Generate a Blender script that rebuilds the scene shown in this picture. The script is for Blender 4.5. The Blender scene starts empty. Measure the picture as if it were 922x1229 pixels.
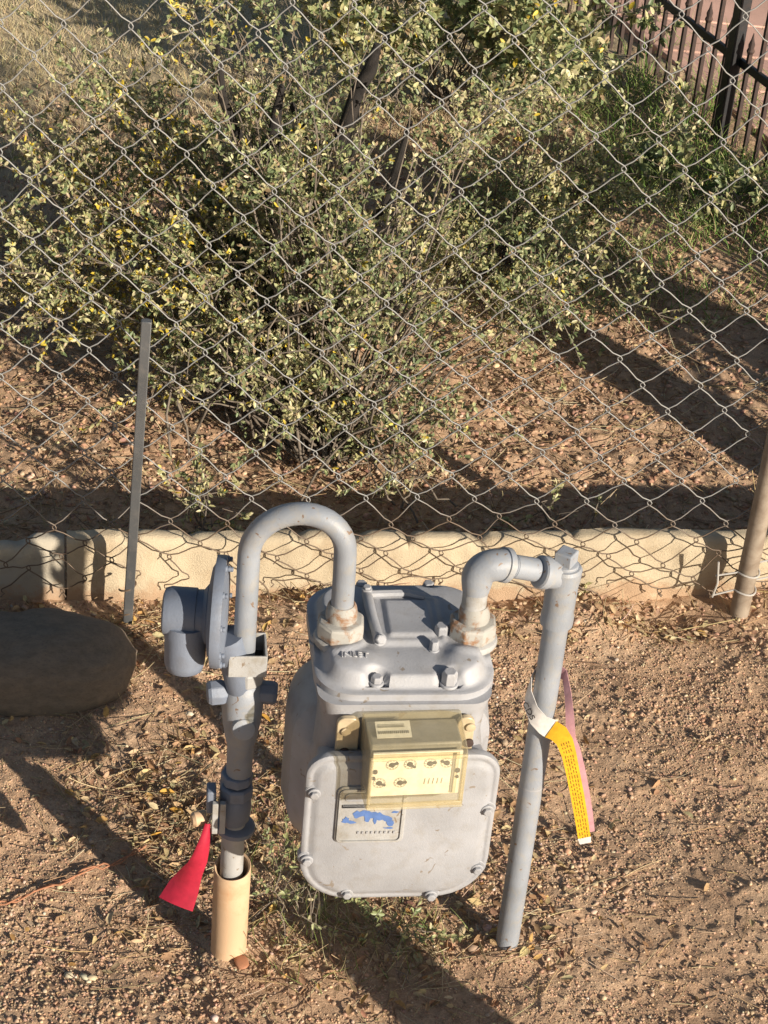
import bpy, bmesh, math, random
import numpy as np
from mathutils import Vector, Matrix
R = math.radians
random.seed(7); rng = np.random.default_rng(11)
scene = bpy.context.scene
C = scene.collection

# ------------------------------------------------------------------ camera, sky, sun
cam_d = bpy.data.cameras.new('camera'); cam = bpy.data.objects.new('camera', cam_d); C.objects.link(cam)
cam_d.sensor_fit = 'VERTICAL'; cam_d.sensor_height = 24.0; cam_d.sensor_width = 18.0
cam_d.lens = 2500.0 / 1229.0 * 24.0
cam_d.clip_start = 0.05; cam_d.clip_end = 500
PITCH, ROLL = R(34), R(5.3)
fw = Vector((0, math.cos(PITCH), -math.sin(PITCH))); r0 = Vector((1, 0, 0)); u0 = r0.cross(fw)
rt = r0 * math.cos(ROLL) + u0 * math.sin(ROLL); up = u0 * math.cos(ROLL) - r0 * math.sin(ROLL)
cam.matrix_world = Matrix(((rt.x, up.x, -fw.x, 0), (rt.y, up.y, -fw.y, 0), (rt.z, up.z, -fw.z, 1.72), (0, 0, 0, 1)))
scene.camera = cam

SUN_EL = R(19.5); SUN_ROT = math.atan2(.725, -.688)
world = bpy.data.worlds.new('World'); scene.world = world; world.use_nodes = True
wn = world.node_tree.nodes; wl = world.node_tree.links
sky = wn.new('ShaderNodeTexSky'); sky.sky_type = 'NISHITA'; sky.sun_disc = False
sky.sun_elevation = SUN_EL; sky.sun_rotation = SUN_ROT; sky.air_density = 1.0; sky.dust_density = 1.0
bg = wn['Background']; bg.inputs[1].default_value = 0.050
wl.new(sky.outputs[0], bg.inputs[0])
sun_d = bpy.data.lights.new('sun', 'SUN'); sun = bpy.data.objects.new('sun', sun_d); C.objects.link(sun)
sun_d.energy = 5.0; sun_d.angle = R(0.53); sun_d.color = (1.0, 0.89, 0.745)
sd = Vector((math.sin(SUN_ROT) * math.cos(SUN_EL), math.cos(SUN_ROT) * math.cos(SUN_EL), math.sin(SUN_EL)))
sun.rotation_euler = sd.to_track_quat('Z', 'Y').to_euler(); sun.location = (3, -3, 4)
scene.view_settings.view_transform = 'Standard'; scene.view_settings.look = 'None'
scene.view_settings.exposure = 0.62; scene.view_settings.gamma = 1.0
scene.cycles.max_bounces = 6; scene.cycles.transparent_max_bounces = 12

# ------------------------------------------------------------------ materials
def mat(name):
    m = bpy.data.materials.new(name); m.use_nodes = True
    return m, m.node_tree.nodes, m.node_tree.links, m.node_tree.nodes['Principled BSDF']
def ramp(n, stops):
    r = n.new('ShaderNodeValToRGB'); e = r.color_ramp.elements
    while len(e) < len(stops): e.new(0.5)
    for i, (p, c) in enumerate(stops):
        e[i].position = p; e[i].color = (*c, 1) if len(c) == 3 else c
    return r
def noise(n, l, scale, detail=4, rough=.6, coord=None, dist=0):
    t = n.new('ShaderNodeTexNoise'); t.inputs['Scale'].default_value = scale; t.inputs['Detail'].default_value = detail
    t.inputs['Roughness'].default_value = rough; t.inputs['Distortion'].default_value = dist
    if coord: l.new(coord, t.inputs['Vector'])
    return t
def mixc(n, l, fac, a, b, mode='MIX'):
    m = n.new('ShaderNodeMix'); m.data_type = 'RGBA'; m.blend_type = mode
    for i, v in ((0, fac), (6, a), (7, b)):
        if hasattr(v, 'links'): l.new(v, m.inputs[i])
        else: m.inputs[i].default_value = v if i == 0 else (*v, 1)
    return m.outputs[2]
def bump(n, l, h, strength, dist, bs):
    b = n.new('ShaderNodeBump'); b.inputs['Strength'].default_value = strength; b.inputs['Distance'].default_value = dist
    l.new(h, b.inputs['Height']); l.new(b.outputs[0], bs.inputs['Normal']); return b
def weathered(name, base, dirt, scale=60, amt=.5, rough=.55, bumps=.0006, metal=0.0, lo=.5, hi=.72, chip=None):
    m, n, l, b = mat(name)
    tc = n.new('ShaderNodeTexCoord').outputs['Object']
    a = noise(n, l, scale, 6, .65, tc, .3); big = noise(n, l, scale * .22, 3, .6, tc)
    r = ramp(n, [(lo, (0, 0, 0)), (hi, (amt,) * 3)]); l.new(a.outputs[0], r.inputs[0])
    col = mixc(n, l, r.outputs[0], base, dirt)
    r2 = ramp(n, [(.35, (.80, .80, .80)), (.7, (1.08, 1.08, 1.08))]); l.new(big.outputs[0], r2.inputs[0])
    col = mixc(n, l, 1.0, col, r2.outputs[0], 'MULTIPLY')
    if chip:
        c = noise(n, l, scale * 1.4, 3, .5, tc, 1.0); r3 = ramp(n, [(.675, (0, 0, 0)), (.70, (1, 1, 1))]); l.new(c.outputs[0], r3.inputs[0])
        col = mixc(n, l, r3.outputs[0], col, chip)
    l.new(col, b.inputs['Base Color']); b.inputs['Roughness'].default_value = rough; b.inputs['Metallic'].default_value = metal
    fine = noise(n, l, 420, 5, .75, tc); bump(n, l, fine.outputs[0], .6, bumps * 1.2, b)
    return m
def attr_mat(name, rough=.8, trans=0.0, spec=.3):
    m, n, l, b = mat(name)
    a = n.new('ShaderNodeAttribute'); a.attribute_name = 'Col'
    tc = n.new('ShaderNodeTexCoord').outputs['Object']
    t = noise(n, l, 260, 3, .6, tc); r = ramp(n, [(.3, (.7, .7, .7)), (.7, (1.2, 1.2, 1.2))]); l.new(t.outputs[0], r.inputs[0])
    col = mixc(n, l, 1.0, a.outputs['Color'], r.outputs[0], 'MULTIPLY')
    l.new(col, b.inputs['Base Color']); b.inputs['Roughness'].default_value = rough
    b.inputs['Specular IOR Level'].default_value = spec
    if trans:
        tr = n.new('ShaderNodeBsdfTranslucent'); l.new(col, tr.inputs[0])
        mx = n.new('ShaderNodeMixShader'); mx.inputs[0].default_value = trans
        l.new(b.outputs[0], mx.inputs[1]); l.new(tr.outputs[0], mx.inputs[2]); l.new(mx.outputs[0], n['Material Output'].inputs[0])
    return m
GREY = (.395, .398, .40)
M = {}
M['paint'] = weathered('grey_gas_paint', (.355, .362, .385), (.27, .25, .22), 60, .38, .5, chip=(.24, .21, .18), lo=.5, hi=.7)
M['pipe_paint'] = weathered('blue_grey_pipe_paint', (.29, .315, .355), (.34, .33, .31), 70, .6, .45, chip=(.20, .14, .10), lo=.48, hi=.62)
M['paint_light'] = weathered('pale_grey_paint', (.40, .40, .395), (.27, .24, .19), 60, .6, .5, chip=(.22, .175, .13), lo=.48, hi=.66)
M['paint_shaded'] = weathered('shaded_blue_grey_paint', (.18, .21, .27), (.14, .14, .15), 45, .5, .5)  # blue grey made darker, with the shade on regulator and valve in the colour
M['rusty_paint'] = weathered('rust_stained_paint', (.37, .36, .33), (.26, .12, .045), 60, .85, .7, lo=.5, hi=.62)
M['galv'] = weathered('galvanised_pipe', (.42, .40, .37), (.28, .24, .2), 50, .5, .45, metal=.25)
M['old_post'] = weathered('weathered_brown_pipe', (.36, .30, .235), (.22, .165, .12), 40, .8, .6, metal=.1, lo=.42, hi=.65)
M['stake'] = weathered('grey_steel_stake', (.13, .135, .14), (.26, .24, .22), 50, .5, .4, metal=.3)
M['pvc'] = weathered('sunburnt_plastic_sleeve', (.62, .43, .27), (.50, .26, .12), 22, .8, .6, bumps=.0003)
M['dark_iron'] = weathered('black_painted_iron', (.018, .019, .022), (.05, .035, .03), 60, .6, .5)
M['rust_iron'] = weathered('rusty_brown_iron', (.050, .031, .026), (.11, .06, .04), 50, .8, .75)
M['bark'] = weathered('dark_bark', (.022, .018, .016), (.05, .04, .032), 60, .8, .9, bumps=.003)
M['stone'] = weathered('round_stone', (.27, .215, .16), (.17, .145, .12), 34, .8, .95, bumps=.004)
M['black'] = weathered('black_wire_recess_shade', (.03, .03, .03), (.06, .05, .04), 50, .5, .8)  # black for tie wires, and shade painted inside the bracket
M['curb'] = weathered('yellowish_cement', (.60, .50, .35), (.42, .31, .19), 22, .75, .9, bumps=.004, lo=.5, hi=.75)
M['curb_grey'] = weathered('pale_cement', (.50, .45, .36), (.34, .28, .2), 16, .6, .9, bumps=.002)
M['paver'] = weathered('pink_paver', (.68, .42, .33), (.56, .35, .27), 12, .6, .9, bumps=.001)
M['mortar'] = weathered('pale_mortar', (.52, .40, .32), (.38, .3, .24), 25, .6, .95)
M['leaf'] = attr_mat('shrub_leaf', .42, .30, .5)
M['stone_bits'] = attr_mat('gravel_stone', .85)
M['litter'] = attr_mat('dry_litter', .8, .15)
M['twig'] = weathered('grey_twig', (.19, .155, .12), (.10, .08, .06), 60, .7, .85)

def wire_mat():
    m, n, l, b = mat('chain_link_wire')
    tc = n.new('ShaderNodeTexCoord').outputs['Object']
    sp = n.new('ShaderNodeSeparateXYZ'); l.new(tc, sp.inputs[0])
    nz = noise(n, l, 30, 4, .6, tc)
    ad = n.new('ShaderNodeMath'); ad.operation = 'MULTIPLY_ADD'; l.new(nz.outputs[0], ad.inputs[0]); ad.inputs[1].default_value = .12; l.new(sp.outputs[2], ad.inputs[2])
    r = ramp(n, [(.19, (.13, .09, .06)), (.25, (.26, .258, .25))]); l.new(ad.outputs[0], r.inputs[0])
    l.new(r.outputs[0], b.inputs['Base Color'])
    r2 = ramp(n, [(.19, (0, 0, 0)), (.25, (.15,) * 3)]); l.new(ad.outputs[0], r2.inputs[0]); l.new(r2.outputs[0], b.inputs['Metallic'])
    b.inputs['Roughness'].default_value = .55
    return m
M['wire'] = wire_mat()
def splash_mat(m):                                             # soil splashed and caked on the foot of the curb, in blotches
    n, l = m.node_tree.nodes, m.node_tree.links; b = n['Principled BSDF']; src = b.inputs['Base Color'].links[0].from_socket
    tc = n.new('ShaderNodeTexCoord').outputs['Object']; sp = n.new('ShaderNodeSeparateXYZ'); l.new(tc, sp.inputs[0]); t = noise(n, l, 24, 5, .7, tc)
    a = n.new('ShaderNodeMath'); a.operation = 'MULTIPLY_ADD'; l.new(sp.outputs[2], a.inputs[0]); a.inputs[1].default_value = -9.0; l.new(t.outputs[0], a.inputs[2])
    rr = ramp(n, [(.22, (0, 0, 0)), (.36, (.8, .8, .8))]); l.new(a.outputs[0], rr.inputs[0]); l.new(mixc(n, l, rr.outputs[0], src, (.44, .29, .18)), b.inputs['Base Color'])
splash_mat(M['curb']); splash_mat(M['curb_grey'])
def flat(name, c, rough=.6):
    m, n, l, b = mat(name); tc = n.new('ShaderNodeTexCoord').outputs['Object']
    t = noise(n, l, 120, 4, .6, tc); r = ramp(n, [(.3, tuple(x * .82 for x in c)), (.7, tuple(min(1, x * 1.08) for x in c))])
    l.new(t.outputs[0], r.inputs[0]); l.new(r.outputs[0], b.inputs['Base Color']); b.inputs['Roughness'].default_value = rough; return m
M['red'] = flat('red_plastic_tag', (.42, .018, .045), .45)
M['yellow'] = flat('yellow_vinyl', (.72, .40, .02), .45)
M['pinkside'] = flat('pink_vinyl', (.50, .27, .30), .5)
M['white'] = flat('white_vinyl', (.62, .60, .58), .45)
M['orange_leaf'] = flat('orange_yellow_leaf', (.60, .33, .06), .7); M['tan_leaf'] = flat('tan_leaf', (.60, .43, .20), .8)
M['cream'] = flat('cream_face', (.80, .77, .66), .5)
M['ink'] = flat('dark_ink', (.035, .03, .03), .6)
M['brown_ink'] = flat('faded_brown_ink', (.26, .13, .02), .6); M['blue'] = flat('worn_blue_paint', (.09, .17, .40), .6)
M['orange'] = flat('orange_twine', (.38, .17, .09), .8)
M['mech'] = flat('grey_mechanism', (.27, .255, .21), .5)
M['wire_grey'] = flat('tie_wire', (.45, .43, .4), .4)
def clear_mat():
    m, n, l, b = mat('yellowed_clear_plastic')
    tc = n.new('ShaderNodeTexCoord').outputs['Object']; t = noise(n, l, 35, 4, .6, tc)
    r = ramp(n, [(.3, (.58, .51, .34)), (.75, (.74, .69, .54))]); l.new(t.outputs[0], r.inputs[0])
    l.new(r.outputs[0], b.inputs['Base Color']); b.inputs['Roughness'].default_value = .18
    tr = n.new('ShaderNodeBsdfTransparent'); tr.inputs[0].default_value = (.98, .945, .84, 1)
    lw = n.new('ShaderNodeLayerWeight'); lw.inputs[0].default_value = .45
    r2 = ramp(n, [(0.0, (.07,) * 3), (.9, (.6,) * 3)]); l.new(lw.outputs['Facing'], r2.inputs[0])
    mx = n.new('ShaderNodeMixShader'); l.new(r2.outputs[0], mx.inputs[0]); l.new(tr.outputs[0], mx.inputs[1]); l.new(b.outputs[0], mx.inputs[2])
    l.new(mx.outputs[0], n['Material Output'].inputs[0]); return m
M['clear'] = clear_mat()
M['amber'] = flat('yellowed_plastic', (.48, .395, .26), .3)

# ------------------------------------------------------------------ helpers
def tag(o, label=None, cat=None, group=None, kind=None):
    for k, v in (('label', label), ('category', cat), ('group', group), ('kind', kind)):
        if v: o[k] = v
    return o
def empty(name, loc, rz=0):
    o = bpy.data.objects.new(name, None); C.objects.link(o); o.location = loc; o.rotation_euler = (0, 0, rz); o.empty_display_size = .05
    return o
class MB:
    def __init__(s): s.v = []; s.f = []
    def add(s, vs, fs):
        k = len(s.v); s.v += [tuple(p) for p in vs]; s.f += [tuple(i + k for i in f) for f in fs]; return s
    def box(s, c, d, rot=None):
        x, y, z = (q / 2 for q in d); c = Vector(c)
        vs = [Vector((a * x, b * y, e * z)) for a in (-1, 1) for b in (-1, 1) for e in (-1, 1)]
        if rot is not None: vs = [rot @ p for p in vs]
        return s.add([c + p for p in vs], [(0, 1, 3, 2), (4, 6, 7, 5), (0, 4, 5, 1), (2, 3, 7, 6), (0, 2, 6, 4), (1, 5, 7, 3)])
    def tube(s, pts, r, n=12, cap=True, phase=0):
        pts = [Vector(p) for p in pts]; m = len(pts); rr = r if hasattr(r, '__len__') else [r] * m
        tg = [(pts[min(i + 1, m - 1)] - pts[max(i - 1, 0)]).normalized() for i in range(m)]
        a = Vector((0, 0, 1)) if abs(tg[0].z) < .9 else Vector((1, 0, 0))
        x = tg[0].cross(a).normalized(); vs = []
        for i in range(m):
            x = (x - tg[i] * x.dot(tg[i])).normalized(); y = tg[i].cross(x)
            for k in range(n):
                t = 2 * math.pi * (k + phase) / n; vs.append(pts[i] + (x * math.cos(t) + y * math.sin(t)) * rr[i])
        fs = [(i * n + k, i * n + (k + 1) % n, (i + 1) * n + (k + 1) % n, (i + 1) * n + k) for i in range(m - 1) for k in range(n)]
        if cap: fs += [tuple(range(n - 1, -1, -1)), tuple(range((m - 1) * n, m * n))]
        return s.add(vs, fs)
    def lathe(s, prof, o, axis=(0, 0, 1), n=24, phase=0):     # prof: (radius, distance along the axis)
        o = Vector(o); ax = Vector(axis).normalized()
        pts = [o + ax * h for r, h in prof]; a = Vector((1, 0, 0)) if abs(ax.x) < .9 else Vector((0, 1, 0))
        x = (a - ax * a.dot(ax)).normalized(); y = ax.cross(x); vs = []
        for p, (r, h) in zip(pts, prof):
            for k in range(n):
                t = 2 * math.pi * (k + phase) / n; vs.append(p + (x * math.cos(t) + y * math.sin(t)) * max(r, 1e-5))
        m = len(prof)
        fs = [(i * n + k, i * n + (k + 1) % n, (i + 1) * n + (k + 1) % n, (i + 1) * n + k) for i in range(m - 1) for k in range(n)]
        fs += [tuple(range(n - 1, -1, -1)), tuple(range((m - 1) * n, m * n))]
        return s.add(vs, fs)
    def prism(s, poly, a, b, f):                               # poly extruded from level a to b; f(u, v, w) -> point
        n = len(poly); vs = [f(u, v, a) for u, v in poly] + [f(u, v, b) for u, v in poly]
        return s.add(vs, [tuple(range(n - 1, -1, -1)), tuple(range(n, 2 * n))] + [(k, (k + 1) % n, n + (k + 1) % n, n + k) for k in range(n)])
    def build(s, name, m, parent=None, sharp=38, bevel=0, seg=2, smooth=True):
        me = bpy.data.meshes.new(name); me.from_pydata(s.v, [], s.f)
        bm = bmesh.new(); bm.from_mesh(me); bmesh.ops.recalc_face_normals(bm, faces=bm.faces); bm.to_mesh(me); bm.free()
        if smooth: me.shade_smooth(); me.set_sharp_from_angle(angle=R(sharp))
        me.materials.append(m); o = bpy.data.objects.new(name, me); C.objects.link(o); o.parent = parent
        if bevel:
            b = o.modifiers.new('bevel', 'BEVEL'); b.width = bevel; b.segments = seg; b.limit_method = 'ANGLE'; b.angle_limit = R(40); b.harden_normals = False
        return o
def text_mesh(txt, size, name, m, parent, mtx, depth=.0004):
    cu = bpy.data.curves.new(name, 'FONT'); cu.body = txt; cu.size = size; cu.extrude = depth; cu.align_x = 'CENTER'; cu.align_y = 'CENTER'
    t = bpy.data.objects.new('tmp', cu); C.objects.link(t); bpy.context.view_layer.update()
    me = bpy.data.meshes.new_from_object(t.evaluated_get(bpy.context.evaluated_depsgraph_get())); bpy.data.objects.remove(t)
    me.name = name; me.materials.clear(); me.materials.append(m); me.transform(mtx)
    o = bpy.data.objects.new(name, me); C.objects.link(o); o.parent = parent; return o
# numpy noise
_perm = np.random.default_rng(3).random(65536)
def vnoise(x, y, seed=0):
    xi = np.floor(x).astype(np.int64); yi = np.floor(y).astype(np.int64); fx = x - xi; fy = y - yi
    fx = fx * fx * (3 - 2 * fx); fy = fy * fy * (3 - 2 * fy)
    h = lambda a, b: _perm[((a * 73856093) ^ (b * 19349663) ^ (seed * 83492791)) & 65535]
    return (h(xi, yi) * (1 - fx) + h(xi + 1, yi) * fx) * (1 - fy) + (h(xi, yi + 1) * (1 - fx) + h(xi + 1, yi + 1) * fx) * fy
def fbm(x, y, s, o=4, seed=0):
    t = 0; a = 1; w = 0
    for i in range(o): t = t + a * vnoise(x * s + 17.3 * i, y * s + 9.1 * i, seed + i); w += a; a *= .5; s *= 2.07
    return t / w
def gz(x, y):
    x = np.asarray(x, float); y = np.asarray(y, float)
    near = np.clip((7 - y) / 3, 0, 1)
    h = (fbm(x, y, 3.5, 3, 1) - .5) * .035
    h = h + (fbm(x, y, 22, 4, 5) - .5) * .0055 * near
    cl = fbm(x, y, 75, 3, 9); h = h + (np.clip(cl - .55, 0, 1) * .010 + (fbm(x, y, 150, 2, 13) - .5) * .0024) * near
    back = np.clip((y - (2.36 + .17 * x)) / .03, 0, 1)
    h = h + back * ((fbm(x, y, 38, 3, 21) - .5) * .012 * near - .036 * np.clip((3.6 - y) / .9, 0, 1))
    g = lambda cx, cy, sx, sy, a: a * np.exp(-((x - cx) / sx) ** 2 - ((y - cy) / sy) ** 2)
    h = h + g(-.03, 2.26, .10, .07, .03) + g(.30, 2.33, .07, .05, .028) + g(.62, 2.40, .12, .05, .02) - g(.40, 2.36, .06, .04, .012)
    for cx, cy in ((.184, 1.695), (-.126, 1.65), (-.33, 2.213), (.508, 2.366)):   # calm ground where things stand
        w = np.exp(-((x - cx) ** 2 + (y - cy) ** 2) / .03 ** 2); h = h * (1 - .8 * w) + .009 * w
    return h
def numpy_mesh(name, V, F, m, parent=None, col=None, smooth=False):
    me = bpy.data.meshes.new(name); k = F.shape[1]
    me.vertices.add(len(V)); me.vertices.foreach_set('co', V.astype(np.float32).ravel())
    me.loops.add(F.size); me.loops.foreach_set('vertex_index', F.astype(np.int32).ravel())
    me.polygons.add(len(F)); me.polygons.foreach_set('loop_start', np.arange(0, F.size, k, dtype=np.int32))
    try: me.polygons.foreach_set('loop_total', np.full(len(F), k, dtype=np.int32))
    except Exception: pass
    me.update(calc_edges=True); me.validate()
    if col is not None:
        a = me.color_attributes.new('Col', 'FLOAT_COLOR', 'POINT')
        a.data.foreach_set('color', np.concatenate([col, np.ones((len(col), 1))], 1).astype(np.float32).ravel())
    if smooth: me.shade_smooth()
    me.materials.append(m); o = bpy.data.objects.new(name, me); C.objects.link(o); o.parent = parent; return o
def rotmats(z, x):                                             # frames from z (normal) and x (length) directions
    x = x / np.linalg.norm(x, axis=1, keepdims=True); z = z - x * (z * x).sum(1, keepdims=True)
    z = z / (np.linalg.norm(z, axis=1, keepdims=True) + 1e-9); y = np.cross(z, x)
    return np.stack([x, y, z], 2)
def scatter(name, tv, tf, P, RM, S, col, m, parent=None, smooth=False, vary=None):
    tv = np.asarray(tv, float); tf = np.asarray(tf); N = len(P)
    S = np.asarray(S, float); S = S[:, None] * np.ones(3) if S.ndim == 1 else S
    V = tv[None] * S[:, None, :]
    if vary is not None: V = V * (1 + vary * (rng.random((N, len(tv), 1)) - .5))
    V = np.einsum('nij,nkj->nki', RM, V) + P[:, None, :]
    F = tf[None] + (np.arange(N) * len(tv))[:, None, None]
    return numpy_mesh(name, V.reshape(-1, 3), F.reshape(-1, tf.shape[1]), m, parent, np.repeat(col, len(tv), 0), smooth)
def rdir(n): d = rng.normal(size=(n, 3)); return d / np.linalg.norm(d, axis=1, keepdims=True)
def palette(n, cols, w, jit=.12):
    c = np.array(cols)[rng.choice(len(cols), n, p=np.array(w) / sum(w))]
    return np.clip(c * (1 + jit * rng.normal(size=(n, 1))) * (1 + .05 * rng.normal(size=(n, 3))), .005, 1)

# ------------------------------------------------------------------ the ground
def axis(segs):
    out = [segs[0][0]]
    for a, b, st in segs: n = max(1, int(round((b - a) / st))); out += list(a + (b - a) * np.arange(1, n + 1) / n)
    return np.array(out)
gx = axis([(-60, -6, 6), (-6, -1.4, .4), (-1.4, -.75, .02), (-.75, .85, .004), (.85, 1.5, .02), (1.5, 6, .4), (6, 60, 6)])
gy = axis([(-20, 0, 2), (0, 1.3, .1), (1.3, 2.42, .004), (2.42, 3.4, .006), (3.4, 5.4, .016), (5.4, 12, .4), (12, 90, 6)])
XX, YY = np.meshgrid(gx, gy); ZZ = gz(XX, YY)
nx, ny = len(gx), len(gy); ii = np.arange(nx * ny).reshape(ny, nx)
GF = np.stack([ii[:-1, :-1].ravel(), ii[:-1, 1:].ravel(), ii[1:, 1:].ravel(), ii[1:, :-1].ravel()], 1)
def ground_mat():
    m, n, l, b = mat('desert_soil')
    tc = n.new('ShaderNodeTexCoord').outputs['Object']
    a = noise(n, l, 9, 5, .65, tc); c = noise(n, l, 90, 5, .7, tc); d = noise(n, l, 420, 4, .7, tc)
    r = ramp(n, [(.3, (.45, .295, .19)), (.55, (.51, .355, .235)), (.75, (.56, .41, .28))]); l.new(a.outputs[0], r.inputs[0])
    r2 = ramp(n, [(.3, (.84, .82, .80)), (.52, (1, 1, 1)), (.72, (1.14, 1.13, 1.12))]); l.new(c.outputs[0], r2.inputs[0])
    col = mixc(n, l, 1.0, r.outputs[0], r2.outputs[0], 'MULTIPLY')
    r3 = ramp(n, [(.35, (.78, .76, .74)), (.65, (1.18, 1.17, 1.15))]); l.new(d.outputs[0], r3.inputs[0])
    col = mixc(n, l, 1.0, col, r3.outputs[0], 'MULTIPLY')
    sp = n.new('ShaderNodeSeparateXYZ'); l.new(tc, sp.inputs[0])      # dry grass thatch farther into the yard, on its left
    mm = n.new('ShaderNodeMath'); mm.operation = 'MULTIPLY_ADD'; l.new(sp.outputs[0], mm.inputs[0]); mm.inputs[1].default_value = -.55; l.new(sp.outputs[1], mm.inputs[2])
    ma = n.new('ShaderNodeMath'); ma.operation = 'MULTIPLY_ADD'; l.new(a.outputs[0], ma.inputs[0]); ma.inputs[1].default_value = 1.2; l.new(mm.outputs[0], ma.inputs[2])
    mr = n.new('ShaderNodeMapRange'); mr.inputs[1].default_value = 4.5; mr.inputs[2].default_value = 4.9; l.new(ma.outputs[0], mr.inputs[0])
    r4 = ramp(n, [(.3, (.42, .33, .2)), (.7, (.66, .55, .36))]); l.new(d.outputs[0], r4.inputs[0])
    col = mixc(n, l, mr.outputs[0], col, r4.outputs[0])
    l.new(col, b.inputs['Base Color']); b.inputs['Roughness'].default_value = .95; b.inputs['Specular IOR Level'].default_value = .15
    ad = n.new('ShaderNodeMath'); ad.operation = 'MULTIPLY_ADD'; l.new(d.outputs[0], ad.inputs[0]); ad.inputs[1].default_value = .45; l.new(c.outputs[0], ad.inputs[2])
    bump(n, l, ad.outputs[0], .8, .0035, b); return m
g = numpy_mesh('ground', np.stack([XX.ravel(), YY.ravel(), ZZ.ravel()], 1), GF, ground_mat(), smooth=True); tag(g, kind='structure')

# ------------------------------------------------------------------ cement kerb wall under the fence
TH = R(9.8); FU = Vector((math.cos(TH), math.sin(TH), 0)); FN = Vector((-FU.y, FU.x, 0)); FP = Vector((-.33, 2.25, 0))
def fp(u, v, z): return FP + FU * u + FN * v + Vector((0, 0, z))
wall = tag(empty('curb_wall', fp(-.8, .05, 0), TH), 'low yellowish cement curb wall running under the chain link fence', 'wall')
def curb_block(u0, u1, top, m, v0=.022, v1=.048):
    L = u1 - u0; nu = int(L / .008) + 2; prof = [(v0, -.06)] + [(v0, z) for z in np.linspace(-.03, top - .008, 12)] + [(v0 + .004, top - .002), (v0 + .008, top), ((v0 + v1) / 2, top), (v1 - .006, top), (v1, top - .01), (v1, .05), (v1, -.06)]
    vs = []; k = len(prof)
    for i in range(nu):
        u = u0 + L * i / (nu - 1); 
        for (v, z) in prof:
            e = (float(fbm(u + 3, z + 5, 14, 3, 31)) - .5) + .5 * (float(fbm(u + 3, z + 5, 60, 2, 37)) - .5)
            dz = ((float(fbm(u + 9, 1.0, 9, 3, 33)) - .5) * .012 - max(0, float(fbm(u + 4, 2.0, 40, 2, 35)) - .62) * .05) if z > top * .4 else 0
            vs.append((u + .8 if 0 < i < nu - 1 else u + .8, v - .05 + e * .014 * (1 if z < top - .01 else .4), z + dz))
    fs = [(i * k + j, i * k + j + 1, (i + 1) * k + j + 1, (i + 1) * k + j) for i in range(nu - 1) for j in range(k - 1)]
    fs += [tuple(range(k)), tuple(range((nu - 1) * k, nu * k))]
    b = MB().add(vs, fs); return b.build('curb_block', m, wall, sharp=60)
curb_block(-1.6, -.54, .100, M['curb_grey'], .024)
curb_block(-.537, -.088, .101, M['curb_grey'], .023); curb_block(-.085, .862, .106, M['curb'], .020)
curb_block(.866, 1.5, .106, M['curb'], .022); curb_block(1.504, 2.4, .106, M['curb'], .022)

# ------------------------------------------------------------------ chain link fence
fence = tag(empty('chain_link_fence', tuple(FP), TH), 'old chain link fence with sagging rusty bottom between thin posts', 'fence')
HW = .0391
zs = [1.22]; 
step = lambda z: .0353 + z * .0053
ref = [.829]
while ref[-1] > .16: ref.append(ref[-1] - step(ref[-1]))
upz = [.829]
while upz[-1] < 1.2: upz.append(upz[-1] + step(upz[-1]))
low = [ref[-1] - .030, ref[-1] - .058, ref[-1] - .084, ref[-1] - .108]
rows = list(reversed(upz[1:])) + ref + low; K0 = len(upz) - 1
wr = random.Random(5); KN = {}
def knot(j, k):
    if (j, k) in KN: return KN[(j, k)]
    z = rows[k]; u = .590 + j * HW + (.0001 * j * j if j < 0 else 0) + (z - .829) * .022
    a = .0015; 
    if z < .13: a = .0055
    elif z < .2: a = .003
    y = .006 * math.sin(u * 5 + z * 3) + .004 * math.sin(u * 13 + 2) + (wr.gauss(0, .0025) if z < .15 else 0)
    KN[(j, k)] = (u + wr.gauss(0, a), y, z + wr.gauss(0, a * .8)); return KN[(j, k)]
WR = .00088
for i in range(-52, 30):                                        # each zig-zag wire is a piece
    u_mid = .590 + i * HW + (.0001 * i * i if i < 0 else 0)
    if u_mid < -.50 or u_mid > 1.55: continue
    pts = []; rads = []; kmax = len(rows) - 1 - (wr.choice([0, 0, 1, 1, 2]))
    for k in range(kmax + 1):
        left = (k + i + K0) % 2 == 0; j = i if left else i + 1
        (u, y, z) = knot(j, k); s = 1 if left else -1          # hook round the neighbour
        gap = .0040
        rads += [WR if z > .16 else .0009] * 4; pts += [(u - s * .0008, y, z + gap), (u - s * .0026, y + .0022 * s, z + .0012), (u - s * .0022, y + .001 * s, z - .0018), (u + s * .0012, y, z - gap)]
        if k < kmax:
            nj = (i + 1) if left else i; (u2, y2, z2) = knot(nj, k + 1)
            d = -1 if left else 1; bow = .0018 if not left else .0003
            rads += [WR if z > .16 else .0009] * 3
            for t in (.3, .5, .72):
                sag = 4 * t * (1 - t)
                pts.append((u + (u2 - u) * t + bow * sag * .3, y + (y2 - y) * t - (.0016 if left else -.0016), z + (z2 - z) * t - bow * sag * (1 if not left else -.6)))
    for t in range(1):                                         # cut cut end
        pts.append((pts[-1][0] + wr.uniform(-.006, .006), pts[-1][1] + wr.uniform(-.003, .003), pts[-1][2] - .004)); rads.append(.0009)
    MB().tube(pts, rads, 6).build('wire', M['wire'], fence, sharp=80)
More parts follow.
